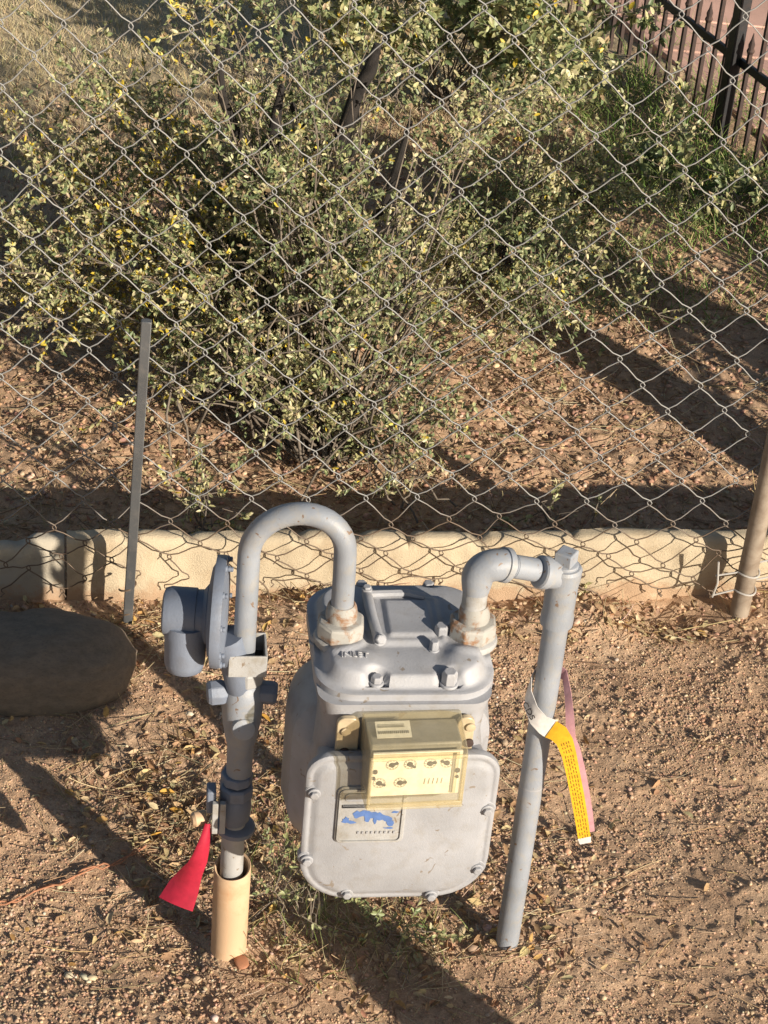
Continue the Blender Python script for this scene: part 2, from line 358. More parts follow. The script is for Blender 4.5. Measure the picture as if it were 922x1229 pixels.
for i in range(5):                                            # loose, bent lower strands against the wall
    u = wr.uniform(-.3, .95); z = wr.uniform(.02, .10); pts = [(u, -.002, z)]; a = wr.uniform(-1, 1)
    for t in range(9):
        a += wr.gauss(0, .35); pts.append((pts[-1][0] + .012 * math.cos(a), pts[-1][1] + wr.gauss(0, .0015), max(.004, pts[-1][2] + .012 * math.sin(a))))
    MB().tube(pts, .0011, 5).build('wire', M['wire'], fence, sharp=80)
# thin stake on the left, pipe post on the right, two unseen posts added past the right edge for their shadows, top rail
MB().prism([(-.0065, -.003), (.0060, -.005), (.0065, .004), (0, .007), (-.0065, .005)], -.06, .472, lambda a, b, z: (-.005 + a + .042 * z, -.036 + b, z)).build('stake', M['stake'], fence, bevel=.001)
def upost(name, u, v, r, h, m, lean=0): return MB().lathe([(r * .9, -.06), (r, 0), (r, h), (r * .7, h + .01)], (u, v, 0), (lean, 0, 1), 20).build(name, m, fence)
upost('post', .846, -.028, .0135, 1.28, M['old_post'], .0)
MB().box((1.36, 0, .24), (.085, .085, .9)).build('post', M['galv'], fence, bevel=.004)  # added out of view to cast a dark band on the yard
MB().box((1.66, 0, .24), (.085, .085, .9)).build('post', M['galv'], fence, bevel=.004)  # second added post, unseen, for the other shadow band
MB().tube([(-2.2, -.005, 1.235), (1.2, -.005, 1.235)], .012, 16).build('top_rail', M['galv'], fence)
upost('post', -1.6, -.02, .02, 1.25, M['galv'])
for (z, du) in ((.052, 0), (.082, .004)):                       # wire ties on the right post
    pts = [(.846 + .016 * math.cos(t), -.028 + .016 * math.sin(t), z + .0015 * math.sin(2 * t)) for t in np.linspace(-2.9, 2.2, 14)]
    pts = [(.80, -.030, z - .01 + du)] + pts + [(.885, -.012, z + .008)]
    MB().tube(pts, .0014, 6).build('tie_wire', M['wire_grey'], fence)
MB().tube([(.801, -.031, .04), (.804, -.033, .065), (.800, -.031, .10)], .0014, 6).build('tie_wire', M['wire_grey'], fence)
for z in (.02, .06, .36, .29):
    MB().tube([(-.005 + .011 * math.cos(t), -.028 + .012 * math.sin(t), z + .010 * math.cos(t * .5)) for t in np.linspace(-3.2, 1.4, 12)], .0013, 6).build('tie_wire', M['wire'] if z < .1 else M['black'], fence)

# ------------------------------------------------------------------ gas meter
mt = tag(empty('gas_meter', (.0294, 1.6426, .022), R(9)), 'grey painted diaphragm gas meter with yellowed clear plastic index box', 'gas meter')
fy = lambda x, z, y: (x, y, z)
def rrect(x0, x1, z0, z1, r, n=6):
    rr = [max(q, .003) for q in (r if hasattr(r, '__len__') else [r] * 4)]; out = []
    for (cx, cz, a0, q) in ((x1 - rr[0], z1 - rr[0], 0, rr[0]), (x0 + rr[1], z1 - rr[1], 90, rr[1]), (x0 + rr[2], z0 + rr[2], 180, rr[2]), (x1 - rr[3], z0 + rr[3], 270, rr[3])):
        for k in range(n + 1): a = R(a0 + 90 * k / n); out.append((cx + q * math.cos(a), cz + q * math.sin(a)))
    return out
def smooth_loft(sections, name, m, parent, bevel=0, sharp=30):  # sections: list of (polygon, level) of equal count, along y
    b = MB(); n = len(sections[0][0]); vs = []
    for poly, y in sections: vs += [(u, y, v) for u, v in poly]
    fs = [(i * n + k, i * n + (k + 1) % n, (i + 1) * n + (k + 1) % n, (i + 1) * n + k) for i in range(len(sections) - 1) for k in range(n)]
    fs += [tuple(range(n - 1, -1, -1)), tuple(range((len(sections) - 1) * n, len(sections) * n))]
    return b.add(vs, fs).build(name, m, parent, sharp=sharp)
outl = lambda g: rrect(-.093 - g, .0915 + g, .182 - g, .366 + g, [.022 + g, .022 + g, .050 + g, .050 + g], 8)
back = lambda g: rrect(-.104 - g, .098 + g, .180 - g, .378 + g, [.05, .05, .05, .05], 8)
# body: lower casing lofted front to back, upper neck
smooth_loft([(outl(-.002), -.083), (outl(-.006), -.076), (outl(-.010), -.050), (back(-.012), -.030), (back(.0), -.012), (back(.004), .03), (back(-.002), .062), (back(-.022), .078)], 'body', M['paint'], mt, sharp=25)
nk = lambda gx, y0, y1: [(q[0], q[1]) for q in rrect(-.083 + gx, .081 - gx, y0, y1, [.03, .03, .022, .022], 6)]
b = MB(); secs = [(nk(-.004, -.074, .095), .418), (nk(0.0, -.071, .092), .40), (nk(.002, -.069, .09), .37), (nk(-.004, -.072, .07), .33), (nk(0, -.07, .06), .28)]
n_ = len(secs[0][0]); vs = []
for poly, z in secs: vs += [(u, v, z) for u, v in poly]
fs = [(i * n_ + k, i * n_ + (k + 1) % n_, (i + 1) * n_ + (k + 1) % n_, (i + 1) * n_ + k) for i in range(len(secs) - 1) for k in range(n_)] + [tuple(range(n_)), tuple(range(4 * n_, 5 * n_))]
b.add(vs, fs).build('neck', M['paint'], mt, sharp=50)
# front cover: dished plate with a rim
smooth_loft([(outl(.003), -.084), (outl(.004), -.088), (outl(.0035), -.0925), (outl(.0015), -.0940), (outl(-.001), -.0943), (outl(-.002), -.0938), (outl(-.004), -.0940), (outl(-.007), -.0965), (outl(-.012), -.0975), (outl(-.04), -.0985)], 'front_cover', M['paint'], mt, sharp=35)
def hexbolt(parent, o, ax, r=.0065, h=.006, washer=1.5, m='paint'):
    b = MB(); b.lathe([(r * washer, 0), (r * washer, .0022), (r * washer * .92, .003)], o, ax, 18)
    o2 = Vector(o) + Vector(ax).normalized() * .003; b.lathe([(r, 0), (r, h * .8), (r * .8, h)], o2, ax, 6)
    return b.build('bolt', M[m], parent, sharp=30, bevel=.0006)
for (x, z) in ((-.088, .325), (-.0905, .236), (.0865, .300), (.0845, .220), (-.047, .189), (.040, .184)):
    MB().lathe([(.0092, 0), (.0092, .0085), (.008, .0098)], (x, -.085, z), (0, -1, 0), 20).build('bolt_lug', M['paint'], mt, sharp=40)
    hexbolt(mt, (x, -.0955, z), (0, -1, 0), .0048, .0035, 1.35)
# top cover as a cast height field
def sd_rr(x, y, cx, cy, hx, hy, r):
    qx = np.abs(x - cx) - hx + r; qy = np.abs(y - cy) - hy + r
    return np.hypot(np.maximum(qx, 0), np.maximum(qy, 0)) + np.minimum(np.maximum(qx, qy), 0) - r
ss = lambda a, b, t: (lambda q: q * q * (3 - 2 * q))(np.clip((t - a) / (b - a), 0, 1))
na, nb = 150, 60
TX, TY, HX, HY = .0005, .021, .0890, .0895
ang = np.linspace(0, 2 * np.pi, na, endpoint=False)
cs, sn = np.cos(ang), np.sin(ang)
rad = np.zeros(na)
for i in range(na):
    lo_, hi_ = 0, .2
    for _ in range(30):
        md = (lo_ + hi_) / 2
        if sd_rr(TX + cs[i] * md, TY + sn[i] * md, TX, TY, HX, HY, .040) < 0: lo_ = md
        else: hi_ = md
    rad[i] = lo_
tt = np.concatenate([np.linspace(0.01, 1, nb), [1.0]])
PX = TX + cs[None] * rad[None] * tt[:, None]; PY = TY + sn[None] * rad[None] * tt[:, None]
D = -sd_rr(PX, PY, TX, TY, HX, HY, .040)
Z = .426 + .011 * ss(.007, .017, D)
Z = Z + .0025 * ss(0, 1, np.clip(D / .05, 0, 1))
Z = Z + .004 * ss(.002, -.006, sd_rr(PX, PY, .008, .030, .036, .040, .006)) + .003 * ss(.002, -.004, sd_rr(PX, PY, .010, .030, .024, .030, .004))
Z = Z + .006 * np.exp(-(((PX + .052) / .028) ** 2 + ((PY + .034) / .022) ** 2) ** 2) + .006 * np.exp(-(((PX - .060) / .022) ** 2 + ((PY + .034) / .020) ** 2) ** 2)
for (bx, by, br) in ((-.030, -.054, .013), (.041, -.056, .013), (-.084, .012, .012), (.084, .012, .012), (-.03, .102, .012), (.04, .102, .012)):
    Z = Z - .011 * ss(br, br * .55, np.hypot(PX - bx, PY - by)) * (Z > .428)
for (bx, by) in ((-.0645, .005), (.068, .002)):
    Z = Z + .004 * ss(.032, .026, np.hypot(PX - bx, PY - by))
Z[-1] = .412; Z[-2] = .4255
vs = [(TX, TY, float(Z[0].mean()))] + list(zip(PX.ravel().tolist(), PY.ravel().tolist(), Z.ravel().tolist()))
fs = [(0, 1 + k, 1 + (k + 1) % na) for k in range(na)] + [(1 + i * na + k, 1 + (i + 1) * na + k, 1 + (i + 1) * na + (k + 1) % na, 1 + i * na + (k + 1) % na) for i in range(nb) for k in range(na)]
fs += [tuple(1 + nb * na + k for k in range(na))]
MB().add(vs, fs).build('top_cover', M['paint'], mt, sharp=50)
hexbolt(mt, (-.030, -.053, .427), (0, 0, 1), .006, .007, 1.2)
hexbolt(mt, (.041, -.055, .427), (0, 0, 1), .008, .014, 1.15)
for p in ((-.084, .012), (.084, .012), (-.03, .102), (.04, .102)): hexbolt(mt, (*p, .427), (0, 0, 1), .006, .006, 1.2)
hexbolt(mt, (.040, .006, .440), (0, 0, 1), .0075, .011, 1.25); hexbolt(mt, (.030, -.016, .438), (0, 0, 1), .005, .010, 1.1)
MB().tube([(-.029, .068, .447), (-.0275, .028, .447), (-.024, -.008, .446)], .0055, 10).build('clamp_bar', M['paint'], mt)
hexbolt(mt, (-.024, -.010, .448), (.1, -.75, .6), .0055, .006, 1.2); hexbolt(mt, (-.029, .068, .45), (0, 0, 1), .0045, .003, 1.2)
MB().tube([(-.026, .066, .447), (.012, .069, .446), (.030, .064, .445)], .0045, 8).build('clamp_bar', M['paint'], mt)
tx = text_mesh('INLET', .0105, 'embossed_lettering', M['paint'], mt, Matrix.Translation((-.050, -.0305, 0)) @ Matrix.Rotation(R(-4), 4, 'Z'), .001)
for v in tx.data.vertices:                                      # letters follow the cast surface
    k_ = int(np.argmin((PX[:-2] - v.co.x) ** 2 + (PY[:-2] - v.co.y) ** 2)); v.co.z = float(Z[:-2].ravel()[k_]) + (.0013 if v.co.z > 0 else -.001)
# maker's plate
MB().prism(rrect(-.0655, .004, .262, .336, .007), -.0975, -.1005, fy).build('badge_plate', M['paint_light'], mt, bevel=.0008)
bp = MB(); ringp = rrect(-.0635, .002, .264, .334, .006); inn = rrect(-.0615, 0, .266, .332, .005)
k = len(ringp); bp.add([(u, -.1022, v) for u, v in ringp] + [(u, -.1022, v) for u, v in inn] + [(u, -.1004, v) for u, v in ringp] + [(u, -.1004, v) for u, v in inn],
    [(i, (i + 1) % k, k + (i + 1) % k, k + i) for i in range(k)] + [(i, 2 * k + i, 2 * k + (i + 1) % k, (i + 1) % k) for i in range(k)] + [(k + i, k + (i + 1) % k, 3 * k + (i + 1) % k, 3 * k + i) for i in range(k)])
bp.build('plate_rim', M['paint_light'], mt)
MB().prism(rrect(-.058, -.034, .318, .328, .0045), -.1006, -.1016, fy).build('plate_slot', M['paint'], mt, bevel=.0004)
MB().prism(rrect(-.060, -.002, .3105, .3125, .0008), -.1006, -.1014, fy).build('plate_line', M['paint'], mt)
bl = MB(); r2 = random.Random(4)
def blob(x, z, sx, sz):
    n = 11; pts = [(x + sx * math.cos(2 * math.pi * k / n) * r2.uniform(.6, 1.15), z + sz * math.sin(2 * math.pi * k / n) * r2.uniform(.5, 1.2)) for k in range(n)]
    d = r2.uniform(0, .0002); bl.prism(pts, -.1007, -.10085 - d, fy)
for (x, z, sx, sz) in ((-.044, .3005, .006, .005), (-.036, .302, .007, .0045), (-.028, .2995, .007, .005), (-.021, .297, .007, .0055), (-.014, .294, .0065, .006), (-.0105, .288, .004, .006), (-.034, .2975, .0035, .008), (-.026, .294, .0025, .006), (-.007, .303, .004, .0015), (-.055, .2935, .004, .004), (-.050, .2905, .006, .002), (-.0575, .291, .003, .0012), (-.012, .282, .005, .0013)): blob(x, z, sx, sz)
bl.build('worn_blue_mark', M['blue'], mt)
for q in range(9): MB().box((-.042 + q * .0045, -.1012, .2765), (.0018, .001, .0030)).build('embossed_mark', M['paint'], mt)
# index box
ix = lambda y, z, x: (x, y, z)
sp_ = [(-.074, .322), (-.074, .406), (-.079, .4085), (-.125, .3985), (-.1275, .3955), (-.1295, .334), (-.127, .3295)]
bx = MB(); n_ = len(sp_); vs = []
for x, s in ((-.0475, .985), (-.0465, 1.0), (.0475, 1.0), (.0485, .985)): vs += [(x * (1.0 if y > -.1 else .99), -.1 + (y + .1) * s, .365 + (z - .365) * s) for y, z in sp_]
bx.add(vs, [(i * n_ + k, i * n_ + (k + 1) % n_, (i + 1) * n_ + (k + 1) % n_, (i + 1) * n_ + k) for i in range(3) for k in range(n_)] + [tuple(range(n_)), tuple(range(3 * n_, 4 * n_))])
ib = bx.build('index_cover', M['clear'], mt, sharp=25)
b = MB()                                                       # raised edge of the clear face
for (x0, x1, z0, z1) in ((-.0465, .0475, .3925, .3965), (-.0465, .0475, .3305, .3385), (-.0465, -.0435, .338, .393), (.0435, .0475, .338, .393)):
    b.box(((x0 + x1) / 2, -.1302, (z0 + z1) / 2), (x1 - x0, .0025, z1 - z0))
b.build('index_cover_edge', M['clear'], mt, bevel=.0008)
for sgn, x0 in ((-1, -.047), (1, .049)):
    MB().prism(rrect(min(x0, x0 + sgn * .022), max(x0, x0 + sgn * (.022 if sgn < 0 else .017)), .352, .403, .008), -.0755, -.0815, fy).build('index_flange', M['amber'], mt, bevel=.001)
    for z in ((.362, .388) if sgn < 0 else (.372, .392)):
        MB().lathe([(.0048, 0), (.0048, .0025), (.003, .0030)], (x0 + sgn * .013, -.0815, z), (0, -1, 0), 14).build('screw', M['rust_iron'] if (z < .375) else M['amber'], mt)
MB().box((.001, -.094, .364), (.089, .036, .066)).build('index_mechanism', M['mech'], mt, bevel=.002)
MB().box((.001, -.1195, .3665), (.0875, .003, .054)).build('index_face', M['cream'], mt, bevel=.0006)
MB().box((.037, -.1213, .3665), (.003, .001, .050)).build('face_line', M['mech'], mt)
for (x, z, a) in ((-.0235, .3795, .5), (-.006, .3795, -.6), (.0135, .3795, .3), (.030, .3795, 2.6), (-.0345, .357, -.4), (-.014, .3565, .2)):
    q = MB(); k = 20; ro, ri = .0062, .0057
    q.add([(x + r * math.cos(2 * math.pi * i / k), -.1214, z + r * math.sin(2 * math.pi * i / k)) for r in (ro, ri) for i in range(k)], [(i, (i + 1) % k, k + (i + 1) % k, k + i) for i in range(k)])
    for i in range(10): t = 2 * math.pi * i / 10; q.box((x + .0048 * math.cos(t), -.1215, z + .0048 * math.sin(t)), (.0006, .0005, .0008))
    d = q.build('dial', M['mech'], mt)
    h = MB().box((x + .0022 * math.cos(a), -.1224, z + .0022 * math.sin(a)), (.0085, .001, .0022), Matrix.Rotation(-a, 3, 'Y')); h.lathe([(.0029, 0), (.0024, .0014)], (x, -.1214, z), (0, -1, 0), 12)
    h.build('pointer', M['ink'], d)
for (x, z, s) in ((-.0395, .3715, .0026), (-.0405, .3635, .002), (.041, .3695, .0028), (.0415, .3615, .0017)):
    MB().lathe([(s, 0), (s * .9, .0015)], (x, -.1210, z), (0, -1, 0), 14).build('face_screw', M['ink'], mt)
for i in range(5): MB().box((.010 + i * .0042, -.1213, .357), (.0007, .0005, .007), Matrix.Rotation(.1, 3, 'Y')).build('tick_mark', M['mech'], mt)
MB().box((-.020, -.0945, .4010), (.034, .020, .0006), Matrix.Rotation(R(12), 3, 'X')).build('sticker', M['cream'], mt)
b = MB()
for i in range(16): b.box((-.0345 + i * .0019, -.0985, .4008), (.0010 if i % 3 else .0014, .003, .0006), Matrix.Rotation(R(12), 3, 'X'))
for i in range(3): b.box((-.022, -.0905 + i * -.002 + .0015, .4026), (.026, .0005, .0004), Matrix.Rotation(R(12), 3, 'X'))
b.build('sticker_print', M['mech'], mt)

for o in mt.children:
    if o.name.split('.')[0] in ('index_cover', 'index_cover_edge', 'index_flange', 'screw', 'index_mechanism', 'index_face', 'face_line', 'dial', 'face_screw', 'tick_mark', 'sticker', 'sticker_print'): 
        a_ = 0 if o.name.startswith(('index_flange', 'screw')) else R(2.5); c_, s_ = math.cos(a_), math.sin(a_); o.rotation_euler.z = a_
        o.location = (.002 + (-.076 * s_ + .001 if a_ else -.002), -.076 + .076 * c_, .004)

# ------------------------------------------------------------------ pipe work (along the line through both risers)
PTH = math.atan2(.045, .311)
inl = tag(empty('inlet_pipe', (-.127, 1.65, 0), PTH), 'grey painted gas riser with valve and arched pipe into meter', 'gas pipe')
# meter couplings
def coupling(name, u, v, parent, z0=.437):
    b = MB(); b.lathe([(.0255, 0), (.0265, .003), (.0255, .007), (.022, .009)], (u, v, z0), (0, 0, 1), 28)
    o = b.build(name + '_collar', M['paint_light'], parent)
    MB().lathe([(.0225, .008), (.0245, .0105), (.0245, .024), (.0225, .0275), (.0165, .0285)], (u, v, z0), (0, 0, 1), 8, .4).build(name + '_nut', M['rusty_paint'], parent, sharp=30, bevel=.001)
    MB().lathe([(.0155, .026), (.016, .034), (.0145, .043), (.0125, .046)], (u, v, z0), (0, 0, 1), 20).build(name + '_neck', M['rusty_paint'], parent)
coupling('inlet', .0925, -.022, inl, .455)
pts = [(0, 0, .42), (0, 0, .48), (0, 0, .52)]
pts += [(.0455 - .0455 * math.cos(t), -.012 * (1 - math.cos(t)), .543 + .010 * (1 - math.cos(t)) + .047 * math.sin(t)) for t in np.linspace(0, math.pi, 21)]
pts += [(.0918, -.0235, .535), (.0925, -.022, .492)]
MB().tube(pts, .0112, 24).build('arched_pipe', M['pipe_paint'], inl, sharp=60)
b = MB()                                                       # bracket: open square box
for (c, d) in (((0.003, -.0185, .4185), (.038, .002, .026)), ((0.003, .0195, .4185), (.038, .002, .026)), ((-.0155, 0.0005, .4185), (.0022, .036, .0255)), ((.0215, 0.0005, .4185), (.0022, .036, .0255))): b.box(c, d)
b.build('bracket', M['paint_light'], inl, bevel=.0004)
MB().box((.003, .0005, .409), (.034, .034, .004)).build('bracket_shade', M['black'], inl)  # near-black sheet standing in for the shade inside the open box
MB().lathe([(.0150, 0), (.0168, .002), (.0172, .016), (.0155, .0195), (.0125, .021)], (.004, 0, .3855), (0, 0, 1), 12).build('union_nut', M['paint_light'], inl, sharp=25, bevel=.0006)
MB().lathe([(.0135, .255), (.0138, .300), (.0165, .312), (.020, .335), (.0215, .355), (.0205, .372), (.0165, .385), (.012, .388)], (.001, 0, 0), (0, 0, 1), 24).build('regulator_body', M['pipe_paint'], inl, sharp=50)
MB().lathe([(.0125, 0), (.0130, .010), (.0115, .014), (.006, .016)], (.002, -.012, .338), (0, -1, .25), 20).build('body_boss', M['pipe_paint'], inl)
for sx, rr_ in ((-1, .0135), (1, .0125)):
    MB().lathe([(rr_ * .7, 0), (rr_, .008), (rr_, .020), (rr_ * .8, .024)], (sx * .012, 0, .372), (sx, -.1, -.05), 8, .3).build('side_lug', M['paint_shaded'], inl, sharp=30, bevel=.001)
b = MB(); b.lathe([(.0150, 0), (.0172, .002), (.0172, .011), (.0160, .013)], (-.001, 0, .250), (0, 0, 1), 8); b.lathe([(.0165, 0), (.0185, .003), (.0185, .014), (.0165, .017)], (-.001, 0, .231), (0, 0, 1), 8, .5)
b.build('union_coupling', M['paint_shaded'], inl, sharp=30, bevel=.001)
MB().lathe([(.0135, .195), (.0165, .200), (.0180, .214), (.0165, .230), (.0140, .233)], (-.002, 0, 0), (0, 0, 1), 18).build('valve_body', M['paint_shaded'], inl, sharp=45)
MB().box((-.0275, -.008, .234), (.010, .018, .030)).build('valve_block', M['paint_shaded'], inl, bevel=.002)
for x in (-.0235, -.0155): MB().box((x, -.021, .218), (.0062, .006, .042)).build('lock_wing', M['paint_light'], inl, bevel=.0008)
MB().lathe([(.0085, 0), (.0085, .012), (.006, .015)], (-.033, -.006, .205), (-1, -.3, 0), 14).build('valve_plug', M['pvc'], inl)
MB().lathe([(.0165, 0), (.0215, .002), (.0215, .007), (.0185, .009)], (-.001, 0, .182), (.08, 0, 1), 26).build('insulating_ring', M['paint_shaded'], inl)
MB().lathe([(.0125, -.03), (.0125, .200)], (-.002, 0, 0), (0, 0, 1), 22).build('riser', M['paint_light'], inl)
# sleeve around the riser
sl = tag(empty('pipe_sleeve', (-.127, 1.65, 0), PTH), 'cream and orange plastic sleeve around the left gas riser', 'pipe sleeve')
b = MB(); n = 32; vs = []
for (r, z0, tilt) in ((.0202, -.04, 0), (.0200, .05, 0), (.0202, .127, .22), (.0194, .1285, .22), (.0176, .127, .22), (.0176, -.04, 0)):
    for k in range(n): t = 2 * math.pi * k / n; vs.append((-.001 + r * math.cos(t) + .0, r * math.sin(t), z0 + tilt * r * (math.sin(t) + .3 * math.cos(t)) + .0006 * math.sin(3 * t) * (z0 > .1)))
b.add(vs, [(i * n + k, i * n + (k + 1) % n, (i + 1) * n + (k + 1) % n, (i + 1) * n + k) for i in range(5) for k in range(n)]).build('sleeve_tube', M['pvc'], sl, sharp=40)
# pressure regulator disc and spring case
rg = tag(empty('pressure_regulator', (-.153, 1.645, .474), R(2)), 'round pressure regulator in shade-darkened blue grey left of the arched pipe', 'regulator')
MB().lathe([(.020, .0085), (.040, .0075), (.0490, .005), (.0560, .0045), (.0565, .002), (.0565, -.003), (.0560, -.0055), (.0490, -.006), (.044, -.009), (.030, -.011)], (0, 0, 0), (1, 0, 0), 48).build('diaphragm_case', M['paint_shaded'], rg, sharp=28)
for k in range(10):
    t = 2 * math.pi * (k + .5) / 10; c = Vector((.0035, .0525 * math.cos(t), .0525 * math.sin(t))); hexbolt(rg, c, (1, 0, 0), .0028, .003, 1.3, 'paint_shaded')
MB().lathe([(.030, 0), (.030, .004), (.0245, .008), (.0240, .014), (.0255, .015), (.0255, .040), (.0235, .046), (.018, .048)], (-.008, .0, -.004), (-1, 0, 0), 30).build('spring_case', M['paint_shaded'], rg, sharp=35)
MB().lathe([(.0225, 0), (.0225, .012), (.0210, .013), (.0205, .044), (.0185, .052), (.012, .056), (.002, .057)], (-.032, -.008, -.010), (0, -.12, -1), 28).build('vent_housing', M['paint_shaded'], rg, sharp=45)
MB().tube([(.008, 0, -.03), (.018, 0, -.06), (.024, 0, -.095)], [.018, .016, .014], 18).build('regulator_neck', M['paint_shaded'], rg)
# outlet side
ot = tag(empty('outlet_pipe', (.184, 1.695, 0), PTH), 'grey outlet riser with capped tee and elbow right of meter', 'gas pipe')
U0 = .3142
coupling('outlet', .2245 - U0, -.022, ot, .455)
MB().lathe([(.0125, .475), (.0125, .496), (.0110, .500), (.0110, .51)], (.223 - U0, -.022, .018), (0, 0, 1), 20).build('hex_nipple', M['paint_light'], ot, sharp=30)
pts = [(.223 - U0, -.022, .518), (.223 - U0, -.022, .530)] + [(.223 - U0 + .0165 - .0165 * math.cos(t), -.022 + .002 * math.sin(t), .532 + .0150 * math.sin(t)) for t in np.linspace(.2, math.pi / 2, 8)] + [(.250 - U0, -.0165, .5455)]
MB().tube(pts, [.0135, .0155] + [.0160] * 8 + [.0155], 24).build('elbow', M['pipe_paint'], ot, sharp=60)
EA = Vector((.246 - U0, -.0175, .5462)); EB = Vector((-.020, -.002, .5270)); ed = (EB - EA).normalized()
MB().lathe([(.0150, 0), (.0175, .001), (.0178, .007), (.0160, .008)], EA, ed, 24).build('elbow_rim', M['pipe_paint'], ot, sharp=30)
b = MB(); b.tube([EA + ed * .004, EB], .0120, 22)
for k in range(4): b.lathe([(.0120, 0), (.0126, .0005), (.0120, .001)], EA + ed * (.0085 + .0018 * k), ed, 22)
b.build('nipple', M['pipe_paint'], ot, sharp=40)
b = MB(); b.lathe([(.0140, 0), (.0168, .002), (.0170, .012), (.0160, .018), (.0165, .050), (.0175, .058), (.0180, .070), (.0160, .073), (.010, .074)], (0, 0, .460), (0, 0, 1), 28)
b.lathe([(.0145, 0), (.0150, .018), (.0168, .022), (.0168, .030), (.015, .0315)], (0, 0, .5205), -ed, 26)
b.build('tee', M['pipe_paint'], ot, sharp=35)
b = MB(); b.lathe([(.0135, 0), (.0138, .005), (.012, .006)], (0, 0, .531), (0, 0, 1), 20); b.lathe([(.0128, 0), (.0128, .013), (.0115, .0145)], (0, 0, .536), (0, 0, 1), 4, .1)
b.build('square_plug', M['pipe_paint'], ot, sharp=30, bevel=.0008)
MB().tube([(-.0, 0, -.03), (.0, 0, .2), (0, 0, .465)], .0130, 28).build('riser', M['pipe_paint'], ot)
MB().lathe([(.0131, 0), (.0134, .0012), (.0131, .0024)], (0, 0, .243), (.05, .1, 1), 28).build('joint_ring', M['paint'], ot)

# red tag
def ribbon(name, pts, wdirs, widths, m, parent, th=.0006, cross=0.0, nd=5):
    V = []; n = len(pts)
    for i, p in enumerate(pts):
        p = Vector(p); w = Vector(wdirs[i]).normalized(); t = (Vector(pts[min(i + 1, n - 1)]) - Vector(pts[max(i - 1, 0)])).normalized(); nn = w.cross(t).normalized()
        for s in (1, -1):
            for k in range(nd):
                q = k / (nd - 1) * 2 - 1; V.append(p + w * (q * widths[i] / 2) + nn * (cross * (q * q - .4) + s * th / 2))
    F = []; m2 = 2 * nd
    for i in range(n - 1):
        for k in range(nd - 1):
            F.append((i * m2 + k, i * m2 + k + 1, (i + 1) * m2 + k + 1, (i + 1) * m2 + k)); F.append((i * m2 + nd + k, (i + 1) * m2 + nd + k, (i + 1) * m2 + nd + k + 1, i * m2 + nd + k + 1))
        for k in (0, nd - 1): F.append((i * m2 + k, i * m2 + nd + k, (i + 1) * m2 + nd + k, (i + 1) * m2 + k))
    return MB().add(V, F).build(name, m, parent, sharp=60)
rp = [(-.1535, 1.625, .210), (-.1548, 1.621, .196), (-.158, 1.615, .178), (-.163, 1.617, .158), (-.171, 1.622, .137), (-.178, 1.619, .118), (-.1845, 1.610, .102)]
o = ribbon('red_tag', rp, [(1, .9, .0), (1, 1.0, .05), (1, .7, .1), (1, .1, .1), (1, -.35, .02), (1, -.5, -.08), (1, -.3, -.14)], [.006, .013, .020, .021, .026, .036, .040], M['red'], None, cross=.0035, nd=7)
tag(o, 'red plastic tag curling down beside the sleeved left riser', 'tag')
tw = MB().tube([(-.147, 1.632, .222), (-.152, 1.628, .215), (-.1535, 1.625, .204)], .0008, 6).build('tag_wire', M['wire_grey'], o)
# yellow, pink and white tape looped round the outlet riser
yt = tag(empty('warning_tape', (.184, 1.695, 0)), 'white and yellow printed tape looped around the right riser', 'tape')
c0 = (0.0, 0.0)
loop = []
for t, r, z in ((150, .0145, .388), (185, .0185, .380), (215, .0225, .370), (245, .0255, .358), (270, .0245, .347), (292, .0235, .341)):
    loop.append((r * math.cos(R(t)), r * math.sin(R(t)), z))
ribbon('white_loop', loop, [(.15, .1, 1)] * 2 + [(.2, -.05, 1)] * 3 + [(.45, .1, 1)], [.024] * 6, M['white'], yt)
bl2 = [(-.010, .0140, .388), (.006, .0175, .390), (.018, .010, .388), (.0230, -.006, .374), (.0275, -.020, .352), (.0310, -.0245, .330)]
ribbon('pink_loop', bl2, [(.2, 0, 1)] * 3 + [(.5, 0, 1), (.8, 0, .8), (1, .1, .5)], [.018, .017, .013, .011, .011, .011], M['pinkside'], yt)
st = [(.0088, -.0228, .341), (.0170, -.0265, .3395), (.0245, -.0285, .3310), (.0310, -.0300, .3150), (.0385, -.0310, .290), (.0465, -.0320, .262), (.0545, -.0330, .232), (.0610, -.0340, .206)]
wd = [(.45, .1, 1), (.75, .1, .9), (1, .1, .55), (1, .12, .38), (1, .15, .28), (1, .15, .25), (1, .15, .25), (1, .15, .25)]
ys = ribbon('yellow_strip', st, wd, [.023, .0215, .018, .0155, .0145, .0145, .014, .0135], M['yellow'], yt)
st2 = [(p[0] + .0050, p[1] + .005, p[2] + .004) for p in st[2:]]
ribbon('pink_strip', st2, wd[2:], [.010, .0125, .014, .014, .0135, .012], M['pinkside'], yt)
ribbon('white_tip', [(.0610, -.0341, .206), (.0632, -.0345, .1985)], [(1, .15, .25)] * 2, [.0145, .012], M['white'], yt)
b = MB(); r3 = random.Random(9)                               # rows of small print along the strip
